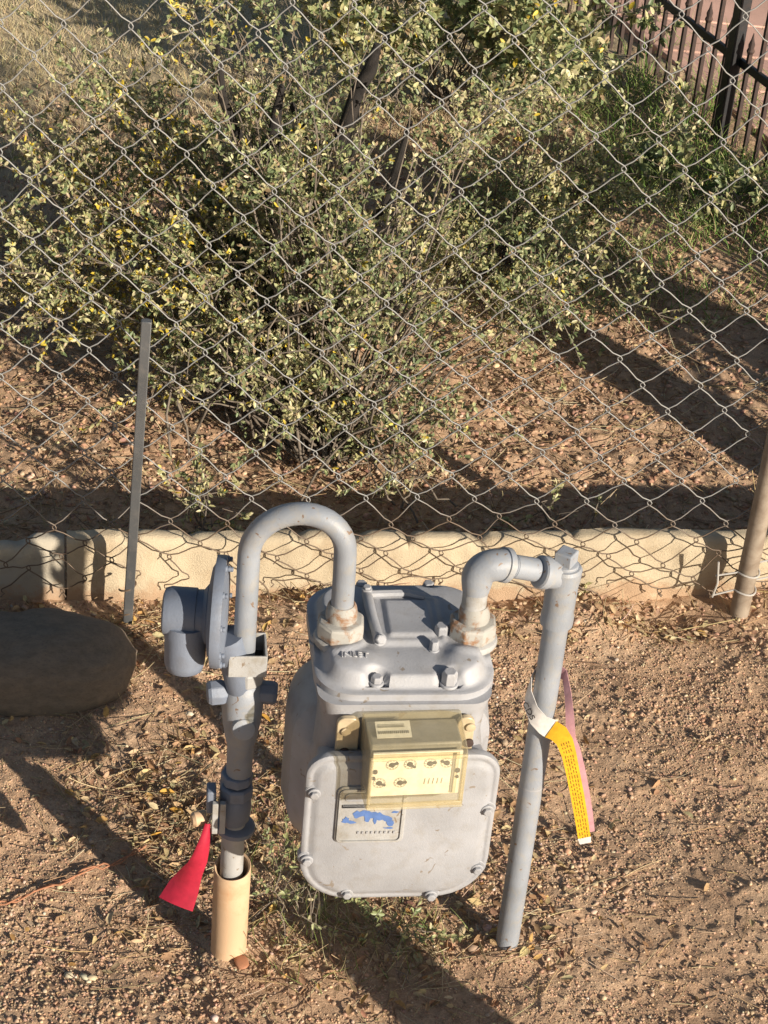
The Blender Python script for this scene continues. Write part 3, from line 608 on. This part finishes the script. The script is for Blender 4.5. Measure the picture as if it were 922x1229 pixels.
for i in range(2, 7):
    p, q = Vector(st[i]), Vector(st[i + 1]); w = Vector(wd[i]).normalized(); t = (q - p); nn = w.cross(t.normalized()).normalized()
    if nn.y > 0: nn = -nn
    for row in (-.0040, -.0014, .0014, .0040):
        s = 0.03
        while s < .97:
            L = r3.uniform(.002, .005) / t.length; c = p + t * (s + L / 2) + w * row + nn * .0006
            e = min(L, .97 - s) * .5; tt_ = t * e; ww = w * .0003
            b.add([c - tt_ - ww, c + tt_ - ww, c + tt_ + ww, c - tt_ + ww, c - tt_ - ww + nn * .0002, c + tt_ - ww + nn * .0002, c + tt_ + ww + nn * .0002, c - tt_ + ww + nn * .0002], [(0, 1, 2, 3), (4, 5, 6, 7), (0, 1, 5, 4), (2, 3, 7, 6), (1, 2, 6, 5), (0, 3, 7, 4)]); s += L + r3.uniform(.0012, .003) / t.length
b.build('small_print', M['brown_ink'], ys)
p = Vector((-.0155, -.0185, .3600)); nrm = Vector((-.62, -.72, .12)).normalized(); xd = Vector((.60, -.42, -.62)).normalized(); xd = (xd - nrm * xd.dot(nrm)).normalized(); yd = nrm.cross(xd)
text_mesh('CDS', .0105, 'printed_letters', M['ink'], yt, Matrix.Translation(p + nrm * .0016) @ Matrix((xd, yd, nrm)).transposed().to_4x4(), .0003)

# ------------------------------------------------------------------ big round stone, twine, small things
def lump(name, c, s, m, seed, amp=.05, rot=0, e=1.0, n=3):
    bm = bmesh.new(); bmesh.ops.create_icosphere(bm, subdivisions=n, radius=1)
    for v in bm.verts:
        d = v.co.normalized(); k = (abs(d.x) ** e + abs(d.y) ** e + abs(d.z) ** e) ** (-1 / e)
        w = float(fbm(d.x * 1.3 + seed, d.y * 1.3 + d.z * .9 + 5, 1.5, 3, seed)) - .5
        w2 = float(fbm(d.x * 4 + seed, d.y * 3 + d.z * 5, 2.5, 4, seed + 3)) - .5; v.co = d * k * (1 + amp * 2 * w + amp * .45 * w2)
    me = bpy.data.meshes.new(name); bm.to_mesh(me); bm.free(); me.shade_smooth(); me.materials.append(m)
    o = bpy.data.objects.new(name, me); C.objects.link(o); o.location = c; o.scale = s; o.rotation_euler = (0, 0, rot); return o
tag(lump('round_stone', (-.430, 2.088, .028), (.130, .080, .062), M['stone'], 3, .09, R(6), 2.2, 5), 'large smooth rounded stone lying in the shade by the left stake', 'stone')
pts = [(-.42 + .011 * i, 1.672 + .0078 * i + .004 * math.sin(i * 1.3), 0) for i in range(17)]
b = MB()
for off in (0, math.pi):
    q = [(x + .0012 * math.cos(i * 2 + off), y + .003 * math.sin(i * 1.7 + off), float(gz(x, y)) + .006 + .002 * math.sin(i * 2.2 + off)) for i, (x, y, z) in enumerate(pts)]
    b.tube(q, .0011, 6)
tag(b.build('orange_twine', M['orange'], None), 'frayed orange twine lying across the dirt at left', 'twine')
tag(lump('orange_chip', (-.111, 1.628, float(gz(-.111, 1.628)) + .004), (.008, .010, .003), M['orange'], 8, .45, 0, 2.4, 2), 'small orange chip on the dirt at the foot of the sleeve', 'chip')
tag(MB().lathe([(.046, -.08), (.048, 0), (.048, .31), (.040, .335), (.02, .345)], (.652, 1.078, 0), (0, 0, 1), 28).build('shadow_post', M['galv'], None), 'short thick unseen post added to cast the shadow below the gas meter', 'post')  # out of view, added to throw the shadow on the foreground dirt

# ------------------------------------------------------------------ gravel, clods, litter
ico_v = []; _p = (1 + 5 ** .5) / 2
for a, b_ in ((-1, _p), (1, _p), (-1, -_p), (1, -_p)): ico_v += [(a, b_, 0)]
for a, b_ in ((-1, _p), (1, _p), (-1, -_p), (1, -_p)): ico_v += [(0, a, b_)]
for a, b_ in ((_p, -1), (_p, 1), (-_p, -1), (-_p, 1)): ico_v += [(a, 0, b_)]
ico_v = np.array(ico_v) / math.hypot(1, _p)
ico_f = [(0, 11, 5), (0, 5, 1), (0, 1, 7), (0, 7, 10), (0, 10, 11), (1, 5, 9), (5, 11, 4), (11, 10, 2), (10, 7, 6), (7, 1, 8), (3, 9, 4), (3, 4, 2), (3, 2, 6), (3, 6, 8), (3, 8, 9), (4, 9, 5), (2, 4, 11), (6, 2, 10), (8, 6, 7), (9, 8, 1)]
wl_y = lambda x: 2.25 + .1727 * (x + .33)                       # the fence line
def ground_pts(n, x0, x1, y0, y1, dens=None, side=0):
    X = rng.uniform(x0, x1, n * 3); Y = rng.uniform(y0, y1, n * 3); k = np.ones(n * 3, bool)
    if dens is not None: k &= rng.random(n * 3) < dens(X, Y)
    v = (Y - wl_y(X)) * .985
    k &= (v < .015) | (v > .055)
    X, Y = X[k][:n], Y[k][:n]; return np.stack([X, Y, gz(X, Y)], 1)
def stones(name, n, box, smin, smax, cols, w, label, dens=None, sink=.25, m='stone_bits', e=2.2):
    P = ground_pts(n, *box, dens); N = len(P); s = smin + (smax - smin) * rng.random(N) ** e
    S = np.stack([s * rng.uniform(.8, 1.3, N), s * rng.uniform(.7, 1.1, N), s * rng.uniform(.35, .8, N)], 1); P[:, 2] += S[:, 2] * (.6 - sink)
    RM = rotmats(np.array([0, 0, 1.]) + .35 * rng.normal(size=(N, 3)), np.concatenate([rdir(N)[:, :2], np.zeros((N, 1))], 1))
    return tag(scatter(name, ico_v, ico_f, P, RM, S, palette(N, cols, w), M[m], smooth=False, vary=.8), label, 'gravel', kind='stuff')
soil = [(.48, .315, .205), (.53, .37, .245), (.44, .28, .18), (.57, .42, .29)]
grav = [(.48, .34, .225), (.55, .42, .29), (.44, .29, .19), (.36, .25, .17), (.60, .50, .38), (.48, .30, .19)]
patch = lambda X, Y: np.clip((fbm(X, Y, 7, 3, 41) - .40) * 5, .06, 1)
stones('fine_gravel', 27000, (-.62, .78, 1.38, 2.32), .0008, .0029, grav, [4, 2, 4, 2, .35, 1.2], 'fine tan gravel scattered over the dirt in front', patch)
stones('dirt_clods', 6500, (-.62, .78, 1.38, 2.34), .0011, .0036, soil, [4, 4, 3, 2], 'small crumbled dirt clods in front of the fence', lambda X, Y: np.clip((fbm(X, Y, 5, 3, 77) - .36) * 4, .1, 1), .3)
stones('pebbles', 450, (-.62, .78, 1.38, 2.34), .0028, .0068, grav, [3, 3, 3, 3, 2, 1], 'larger pale pebbles lying on the dirt', patch, .2)
stones('yard_clods', 22000, (-.9, .9, 2.30, 3.9), .0015, .0060, soil + [(.46, .28, .19)], [4, 4, 3, 2, 3], 'reddish clods and gravel covering the ground behind the fence', None, .3)
octa_v = np.array([(1, 0, 0), (-1, 0, 0), (0, 1, 0), (0, -1, 0), (0, 0, 1), (0, 0, -1)], float)
octa_f = [(0, 2, 4), (2, 1, 4), (1, 3, 4), (3, 0, 4), (2, 0, 5), (1, 2, 5), (3, 1, 5), (0, 3, 5)]
P = ground_pts(70000, -.62, .78, 1.38, 2.33, lambda X, Y: np.clip((fbm(X, Y, 10, 3, 61) - .3) * 3, .25, 1)); N = len(P)
sg = .0006 + .0014 * rng.random(N) ** 1.8
tag(scatter('coarse_sand', octa_v, octa_f, P + np.array([0, 0, .0003]), rotmats(rdir(N), rdir(N)), np.stack([sg, sg * rng.uniform(.6, 1, N), sg * rng.uniform(.5, 1, N)], 1), palette(N, soil + grav[:3], [3, 3, 3, 2, 1, 1, 1]), M['stone_bits'], vary=.5), 'coarse sandy grit covering the bare dirt in front', 'sand', kind='stuff')
# dry leaves and straw
leaf_v = np.array([(0, 0, 0), (.3, .5, .12), (.72, .42, .10), (1, 0, -.04), (.72, -.42, .10), (.3, -.5, .12), (.5, 0, 0)])
leaf_f = [(0, 6, 1), (1, 6, 2), (2, 6, 3), (3, 6, 4), (4, 6, 5), (5, 6, 0)]
def litter(name, n, box, smin, smax, cols, w, label, dens, lift=.003):
    P = ground_pts(n, *box, dens); N = len(P); L = rng.uniform(smin, smax, N); S = np.stack([L, L * rng.uniform(.3, .55, N), L * rng.uniform(.3, 1.6, N)], 1)
    P[:, 2] += lift * (rng.random(N) + .3)
    d = rdir(N); d[:, 2] *= .35; nz = np.array([0, 0, 1.]) + .55 * rng.normal(size=(N, 3))
    return tag(scatter(name, leaf_v, leaf_f, P, rotmats(nz, d), S, palette(N, cols, w), M['litter'], smooth=False), label, 'leaf litter', kind='stuff')
blob2 = lambda cx, cy, sx, sy: (lambda X, Y: np.exp(-((X - cx) / sx) ** 2 - ((Y - cy) / sy) ** 2))
dl = lambda X, Y: np.clip(blob2(-.19, 2.02, .13, .26)(X, Y) + .9 * blob2(-.16, 1.82, .12, .12)(X, Y) + .5 * blob2(.05, 1.70, .2, .10)(X, Y) + .22 * blob2(.15, 1.95, .16, .2)(X, Y) + .8 * (np.abs(Y - wl_y(X) + .03) < .05) * (fbm(X, Y, 12, 2, 3) > .45), 0, 1) * np.clip((fbm(X, Y, 14, 3, 55) - .33) * 5, .1, 1)
dry = [(.52, .38, .21), (.42, .27, .15), (.60, .47, .28), (.34, .20, .12), (.55, .33, .12)]
litter('dry_leaves', 6500, (-.5, .7, 1.5, 2.34), .006, .018, dry, [4, 4, 3, 2, 1], 'curled dry tan leaves gathered around the meter and wall', dl)
litter('fallen_leaves', 14000, (-.95, .8, 2.30, 4.0), .005, .013, [(.43, .29, .18), (.52, .37, .23), (.34, .21, .14), (.42, .25, .16), (.58, .48, .28)], [4, 4, 3, 3, 1], 'reddish brown fallen leaves under the shrub', lambda X, Y: np.clip(1.15 - np.abs(X + .02) * 1.1, .12, 1))
LV = [(-0.232, 1.896, 'orange leaf highest of the three orange leaves left of the valve'),
    (-0.215, 1.864, 'orange leaf nearest to the valve in the straw at left'),
    (-0.233, 1.821, 'orange leaf lowest of the three, just above the red tag'),
    (-0.128, 2.054, 'yellow leaf lying between the left riser and the meter'),
    (-0.264, 1.923, 'tan leaf farthest left among the fallen leaves by the valve'),
    (-0.214, 1.977, 'tan leaf on the straw just below the regulator')]
for i, (x, y, lab) in enumerate(LV):                            # leaves big enough to tell apart
    L = random.uniform(.018, .027); W = L * random.uniform(.4, .55)
    me = bpy.data.meshes.new('fallen_leaf'); V = [(a * L - L / 2, b * W, c * L * 1.2 + .004 * (a - .5) ** 2) for a, b, c in leaf_v]; V += [(a, b, c - .0004) for a, b, c in V]
    me.from_pydata(V, [], [f for f in leaf_f] + [tuple(q + 7 for q in reversed(f)) for f in leaf_f] + [(k, (k + 1) % 6, (k + 1) % 6 + 7, k + 7) for k in range(6)])
    me.materials.append(M['orange_leaf'] if i < 4 else M['tan_leaf']); o = bpy.data.objects.new('fallen_leaf', me); C.objects.link(o)
    o.location = (x, y, float(gz(x, y)) + .006); o.rotation_euler = (random.gauss(0, .35), random.gauss(0, .35), random.uniform(0, 6.28))
    tag(o, lab, 'leaf', 'fallen leaves around the left riser')
def straws(name, n, box, lmin, lmax, cols, w, label, dens, r=.0006, lift=.002, up=.12, kind='stuff', cat='straw', curve=.25):
    P = ground_pts(n, *box, dens); N = len(P); L = rng.uniform(lmin, lmax, N); d = rdir(N); d[:, 2] = np.abs(d[:, 2]) * up + (up > .9) * .8; d /= np.linalg.norm(d, axis=1, keepdims=True)
    P[:, 2] += lift * rng.random(N); bend = rdir(N) * (L * curve)[:, None]; bend[:, 2] = np.abs(bend[:, 2]) * .4 * (1 if up < .9 else -1)
    m = 5; V = []; side = np.cross(d, rdir(N)); side /= np.linalg.norm(side, axis=1, keepdims=True); s2 = np.cross(d, side)
    for i in range(m):
        t = i / (m - 1); c = P + d * (L * t)[:, None] + bend * (t * t)
        rr_ = r * (1 - .75 * t) if up > .9 else r
        for k in range(3): a = 2 * math.pi * k / 3; V.append(c + (side * math.cos(a) + s2 * math.sin(a)) * rr_)
    V = np.stack(V, 1).reshape(-1, 3)
    tf = np.array([(i * 3 + k, i * 3 + (k + 1) % 3, (i + 1) * 3 + (k + 1) % 3, (i + 1) * 3 + k) for i in range(m - 1) for k in range(3)])
    F = (tf[None] + (np.arange(N) * m * 3)[:, None, None]).reshape(-1, 4)
    return tag(numpy_mesh(name, V, F, M['litter'], None, np.repeat(palette(N, cols, w), m * 3, 0), True), label, cat, kind=kind)
straw_c = [(.58, .46, .28), (.50, .36, .2), (.36, .24, .15), (.66, .56, .38)]
straws('straw', 4000, (-.55, .75, 1.5, 2.34), .015, .07, straw_c, [4, 4, 3, 2], 'dry straw and thin stalks strewn about the meter', dl, .0005)
straws('loose_stalks', 260, (-.6, .78, 1.4, 2.34), .012, .06, straw_c, [3, 4, 4, 1], 'scattered thin dry stalks on the open dirt', None, .0005)
straws('debris', 3500, (-.9, .8, 2.3, 3.4), .015, .08, straw_c, [3, 4, 5, 1], 'thin twigs and dry debris on the ground behind the fence', None, .0007)
far_l = lambda X, Y: np.clip((Y - .55 * X - 3.55) * 2.0, 0, 1)
straws('dry_grass', 34000, (-1.5, .3, 3.2, 5.4), .010, .032, [(.70, .60, .38), (.60, .50, .28), (.50, .43, .24), (.78, .68, .46)], [4, 4, 2, 2], 'pale dry lawn grass in the yard at upper left', far_l, .0009, .002, 1.2, cat='grass')
gr_c = [(.17, .30, .06), (.25, .36, .10), (.40, .43, .17), (.55, .49, .26)]
irl = lambda X, Y: np.clip(1.3 - np.abs((X - .424) * .912 + (Y - 4.484) * .41) / .16, 0, 1)
straws('fence_grass', 2600, (.1, .95, 3.3, 5.4), .04, .12, gr_c, [5, 4, 2, 1], 'bright green grass tufts along the iron fence', lambda X, Y: irl(X, Y) * (fbm(X, Y, 9, 2, 8) > .48), .0011, .002, 1.2, cat='grass')
straws('green_weeds', 5200, (.05, .95, 3.2, 4.7), .02, .075, gr_c, [4, 5, 4, 2], 'low green weeds growing in the yard on the right', lambda X, Y: np.clip(blob2(.45, 3.85, .30, .42)(X, Y) * 1.2, 0, 1) * (fbm(X, Y, 7, 3, 15) > .46), .0011, .002, 1.2, cat='weeds', curve=.6)
straws('meter_grass', 420, (-.14, .22, 1.58, 1.95), .012, .042, [(.20, .26, .07), (.30, .33, .12), (.55, .47, .26)], [2, 2, 3], 'thin grass blades sprouting around the meter', lambda X, Y: blob2(-.04, 1.76, .08, .12)(X, Y) + blob2(.04, 1.70, .10, .05)(X, Y), .0006, .002, 1.2, cat='grass')

# ------------------------------------------------------------------ leafy growth
GREENS = [(.18, .235, .11), (.27, .315, .145), (.37, .39, .18), (.50, .47, .235), (.61, .545, .32), (.72, .55, .07), (.42, .30, .18)]
def grow(root, base, targets, nper, gw, leaf=(.0055, .0125), seed=0, twig_r=.0011, stem_r=.0036, dens=1.0, z_min=.01, foliage='foliage', first=.3):
    r = np.random.default_rng(seed); br = MB(); tw_ = MB(); LP = []; LD = []; LN = []
    base = np.array(base, float)
    for (tx, ty, tz, sx, sz, cnt) in targets:
        for _ in range(int(cnt * nper)):
            e = np.array([tx + r.normal() * sx, ty + r.normal() * sx * .9, max(.03, tz + r.normal() * sz)])
            b0 = base + r.normal(size=3) * (.03, .03, 0); b0[2] = float(gz(b0[0], b0[1])) - .004
            mid = b0 * .5 + e * .5 + np.array([0, 0, .05 + .12 * np.linalg.norm(e - b0)]) + r.normal(size=3) * .03
            n = 8; ts = np.linspace(0, 1, n)[:, None]; path = (1 - ts) ** 2 * b0 + 2 * ts * (1 - ts) * mid + ts ** 2 * e + r.normal(size=(n, 3)) * .010 * ts
            path[:, 2] = np.maximum(path[:, 2], -.0 + .012 * (ts[:, 0] > 0))
            L = np.linalg.norm(e - b0); br.tube(path.tolist(), list(stem_r * (1 - .78 * ts[:, 0]) * (.5 + .35 * L)), 5)
            for q in range(int((11 + 25 * L) * dens)):
                t = first + (1 - first) * r.random() ** .7; f = t * (n - 1); i = min(int(f), n - 2); p0 = path[i] * (1 - f + i) + path[i + 1] * (f - i)
                if float(vnoise((p0[0] + p0[2] * .7) * 11, (p0[1] - p0[2] * .8) * 11, 50 + seed)) < .46 and r.random() < .92: continue
                tang = path[i + 1] - path[i]; tang /= np.linalg.norm(tang) + 1e-9
                d = tang * .5 + r.normal(size=3) * .75 + np.array([0, -.15, .38]); d /= np.linalg.norm(d); l = r.uniform(.035, .105)
                bend = r.normal(size=3) * .25 * l; m = 5; tt = np.linspace(0, 1, m)[:, None]; pp = p0 + d * l * tt + bend * tt ** 2
                if pp[:, 2].min() < z_min * .2: continue
                tw_.tube(pp.tolist(), list(twig_r * (1 - .55 * tt[:, 0])), 3, cap=False)
                nl = int(l / .0030); ls = 1.02 - r.random(nl) ** 1.7 * .9; 
                P = p0 + d * l * ls[:, None] + bend * (ls ** 2)[:, None]
                dr = d * .55 + r.normal(size=(nl, 3)) * .62; LP.append(P); LD.append(dr); LN.append(np.array([.5, -.5, .55]) + r.normal(size=(nl, 3)) * .55)
    LP = np.concatenate(LP); LD = np.concatenate(LD); LN = np.concatenate(LN); N = len(LP); k = LP[:, 2] > z_min; LP, LD, LN = LP[k], LD[k], LN[k]; N = len(LP)
    Ls = rng.uniform(*leaf, N); S = np.stack([Ls, Ls * rng.uniform(.34, .50, N), Ls * rng.uniform(.3, 1.0, N)], 1)
    cl = fbm(LP[:, 0] + LP[:, 2], LP[:, 1] - LP[:, 2], 9, 2, 90 + seed)  # clumps differ in age and colour
    g = np.array(gw, float); W = np.tile(g, (N, 1)); W[:, 3:6] *= np.clip((cl[:, None] - .32) * 5, .12, 3.2); W[:, :2] *= np.clip((.68 - cl[:, None]) * 4, .2, 2.5); W[:, 5] *= 1 + 7 * np.exp(-((LP[:, 0] + .40) / .10) ** 2) * (cl > .5); W /= W.sum(1, keepdims=True)
    idx = (W.cumsum(1) > rng.random((N, 1))).argmax(1); col = np.array(GREENS)[idx] * (1 + .14 * rng.normal(size=(N, 1))); col = np.clip(col, .02, .9)
    tag(scatter(foliage, leaf_v, leaf_f, LP, rotmats(LN, LD), S, col, M['leaf'], root, smooth=False), kind='stuff')
    br.build('branches', M['twig'], root, sharp=80); tag(tw_.build('twigs', M['twig'], root, sharp=80), kind='stuff')
    return N
tot = 0
sh = tag(empty('leafy_shrub', (0, 0, 0)), 'large sprawling shrub with small olive and yellow leaves behind the fence', 'shrub', 'shrubs behind the chain link fence')
tot += grow(sh, (-.10, 2.72, 0), [(-.58, 2.95, .25, .10, .06, 16), (-.63, 2.85, .16, .06, .05, 9), (-.21, 2.80, .44, .05, .07, 9), (-.68, 3.0, .25, .07, .07, 9), (-.42, 3.05, .40, .10, .08, 12), (-.24, 3.05, .44, .09, .08, 13), (-.08, 2.98, .42, .09, .08, 13), (.03, 3.02, .38, .09, .07, 9), (-.30, 3.0, .52, .12, .06, 9), (-.05, 3.05, .53, .12, .06, 9), (-.53, 3.25, .30, .10, .05, 12), (-.38, 2.85, .25, .10, .06, 18), (-.30, 2.92, .24, .08, .05, 11), (-.14, 3.02, .26, .08, .06, 9),
    (-.25, 2.66, .17, .08, .05, 13), (-.08, 2.75, .25, .09, .07, 17), (-.10, 3.20, .35, .11, .08, 17), (.04, 3.05, .24, .10, .06, 15), (.02, 2.80, .14, .09, .05, 12), (-.04, 2.64, .05, .06, .03, 6), (.04, 2.70, .02, .05, .02, 5)], 0.90, [3.5, 4.3, 4.5, 4.5, 3.0, .45, 2.2], seed=1, dens=.86)
sh2 = tag(empty('leafy_shrub', (0, 0, 0)), 'lower spreading green shrub to the right of the big shrub', 'shrub', 'shrubs behind the chain link fence')
tot += grow(sh2, (.16, 3.35, 0), [(.12, 3.05, .13, .09, .04, 13), (.25, 3.20, .09, .08, .03, 12), (.21, 3.45, .19, .10, .05, 15), (.32, 3.40, .11, .09, .04, 13), (.36, 3.22, .06, .06, .03, 8), (.20, 2.98, .08, .06, .03, 8), (.10, 3.35, .2, .10, .06, 13)], 1.0, [4, 5, 4.5, 4, 2, .2, 1.2], seed=2, dens=.95)
sh3 = tag(empty('leafy_shrub', (0, 0, 0)), 'pale yellowish shrub farther back at the top centre', 'shrub', 'shrubs behind the chain link fence')
tot += grow(sh3, (.05, 4.1, 0), [(.07, 3.95, .22, .14, .07, 16), (-.02, 4.0, .22, .11, .06, 12), (.24, 4.15, .2, .12, .06, 12)], 1.0, [3, 4, 4, 5, 3, .4, .6], seed=3, dens=1.0, leaf=(.012, .024))
sh4 = tag(empty('low_plant', (0, 0, 0)), 'dark green low plant sprawling near the right edge behind the fence', 'plant')
tot += grow(sh4, (.62, 3.62, 0), [(.60, 3.60, .05, .09, .025, 6), (.50, 3.75, .04, .09, .02, 5), (.7, 3.5, .04, .08, .02, 4)], 1.0, [6, 4, 2, 1, .4, 0, .2], seed=4, dens=.8, leaf=(.014, .026))
for i, (x, y, n, lab) in enumerate([(-.255, 2.44, 5, 'small yellowish leafy sprig drooping by the fence above the stake'), (.272, 2.47, 4, 'small pale sprig standing just behind the curb wall at right'), (.035, 2.585, 7, 'low bright green sprig on the litter behind the curb wall')]):
    s = tag(empty('leafy_sprig', (0, 0, 0)), lab, 'sprig', 'leafy sprigs behind the curb'); tot += grow(s, (x, y, 0), [(x, y, .07, .035, .025, n)], 1.0, [2, 4, 5, 5, 3, .5, .3], seed=20 + i, dens=.55)
for i, (x, y, s_) in enumerate([(-.035, 1.69, 3), (.06, 1.665, 2.4), (-.095, 1.735, 2.5), (-.12, 1.80, 2)]):
    s = tag(empty('weed', (0, 0, 0)), ['small green weed under the lower left corner of the meter', 'tiny weed rosette on the dirt beneath the meter front', 'green weed between the sleeved riser and the meter', 'small weed behind the left riser'][i], 'weed', 'small weeds round the meter')
    tot += grow(s, (x, y, 0), [(x, y, .018, .018, .008, s_)], 1.0, [2, 6, 5, 2, .5, 0, 0], seed=40 + i, dens=.42, leaf=(.005, .009), stem_r=.0018, twig_r=.0006, z_min=.003)
# dark trunks standing inside the shrub
tk = tag(empty('dark_tree_trunk', (-.203, 2.87, -.03)), 'dark slender trunk rising through the left of the shrub', 'tree', 'dark trunks in the shrub')
MB().tube([(0, 0, -.05), (.002, 0, .12), (-.006, .01, .26), (-.012, .0, .45), (-.01, .01, .50), (-.005, .02, .54)], [.020, .016, .0145, .0115, .008, .004], 12).build('trunk', M['bark'], tk)
for pts in ([(-.004, .01, .22), (.05, .03, .30), (.09, .02, .34), (.11, .03, .45)], [(-.008, 0, .34), (-.06, .02, .44), (-.09, .0, .52), (-.1, 0, .6)]): MB().tube(pts, [.009, .008, .007, .004], 9).build('limb', M['bark'], tk)
tk = tag(empty('dark_tree_trunk', (-.095, 2.99, 0)), 'crooked dark trunk in the middle of the shrub', 'tree', 'dark trunks in the shrub')
MB().tube([(0, 0, -.05), (.0, 0, .08), (-.004, .0, .15), (-.02, .01, .27), (-.028, .015, .36), (-.006, .02, .46), (.012, .02, .50), (.02, .02, .54)], [.015, .013, .012, .012, .014, .011, .011, .006], 12).build('trunk', M['bark'], tk)
for pts in ([(-.026, .01, .33), (-.07, .0, .38), (-.12, .01, .46)], [(-.004, .0, .2), (.05, .02, .27), (.08, .02, .42)]): MB().tube(pts, [.009, .007, .004], 9).build('limb', M['bark'], tk)
# bare pale canes
cn = MB(); r4 = random.Random(12)
for i in range(26):
    x, y = -.12 + r4.gauss(0, .14), 2.72 + r4.gauss(0, .08); a = r4.uniform(0, 6.28); l = r4.uniform(.12, .4); pts = []
    for k in range(7): t = k / 6; pts.append((x + math.cos(a) * l * t * .7 + r4.gauss(0, .004), y + math.sin(a) * l * t * .5, .01 + l * math.sin(t * 2.2) * .7 + .002))
    cn.tube(pts, [.0022 * (1 - .6 * k / 6) for k in range(7)], 5)
cn.build('bare_canes', M['twig'], sh, sharp=80)
print('leaves', tot)

# ------------------------------------------------------------------ iron picket fence, pavers
d0 = Vector((.41, -.912, 0)).normalized(); p0 = Vector((.424, 4.484, 0)) - d0 * .9
ir = tag(empty('iron_fence', tuple(p0), math.atan2(d0.y, d0.x)), 'rusty brown iron picket fence with short pointed pickets at upper right', 'fence')
sp_n = .0435; LEN = 4.1
tall = MB().box((0, 0, .215), (.008, .008, .50)).build('picket', M['rust_iron'], ir)
short = MB(); short.box((0, 0, .09), (.008, .008, .23)); short.lathe([(.006, .205), (.0085, .211), (.006, .217), (.007, .224), (.0035, .234), (.001, .248)], (0, 0, 0), (0, 0, 1), 10)
short = short.build('picket', M['rust_iron'], ir, sharp=30)
n = int(LEN / sp_n)
for i in range(n):
    src = tall if i % 2 == 0 else short; o = src if i < 2 else src.copy()
    if i >= 2: C.objects.link(o); o.parent = ir
    o.location = (i * sp_n, 0, 0)
for z in (.178, .445): MB().box((LEN / 2, -.002, z), (LEN, .009, .017)).build('rail', M['dark_iron'], ir, bevel=.001)
for u in (1.40, 3.2): MB().box((u, -.014, .5), (.025, .025, 1.2)).build('post', M['dark_iron'], ir, bevel=.0015)
pv = tag(empty('paved_patio', (0, 0, 0)), None, None, kind='structure')
side = Vector((-d0.y, d0.x, 0)); r5 = random.Random(3)
mtm = MB(); a_ = p0 + side * .07 - Vector((0, 0, 0)); e_ = a_ + d0 * 4.2
def in_patio(x, y): return (Vector((x, y, 0)) - p0).dot(side) > .05
mtm.prism([tuple((p0 + side*.09 - d0*.2)[:2]), tuple((p0 + side*.09 + d0*3.2)[:2]), tuple((p0 + side*3.5 + d0*3.2)[:2]), tuple((p0 + side*3.5 - d0*.2)[:2])], -.03, .011, lambda a, c, z: (a, c, z)); mtm.build('mortar_bed', M['mortar'], pv)
for j in range(14):
    y = 2.7 + j * .197
    for i in range(6):
        x = (p0 + d0 * ((y - p0.y) / d0.y)).x + .085 + i * .45 + .0
        b = MB(); w_ = .443; sk = -.0
        q = [(x, y), (x + w_, y), (x + w_, y + .190), (x - .0885 * 0, y + .190)]
        if i == 0: q[3] = (x - .085, y + .190)
        b.prism(q, -.03, .016 + r5.uniform(0, .003), lambda a, c, z: (a, c, z)); b.build('paver', M['paver'], pv, bevel=.003)
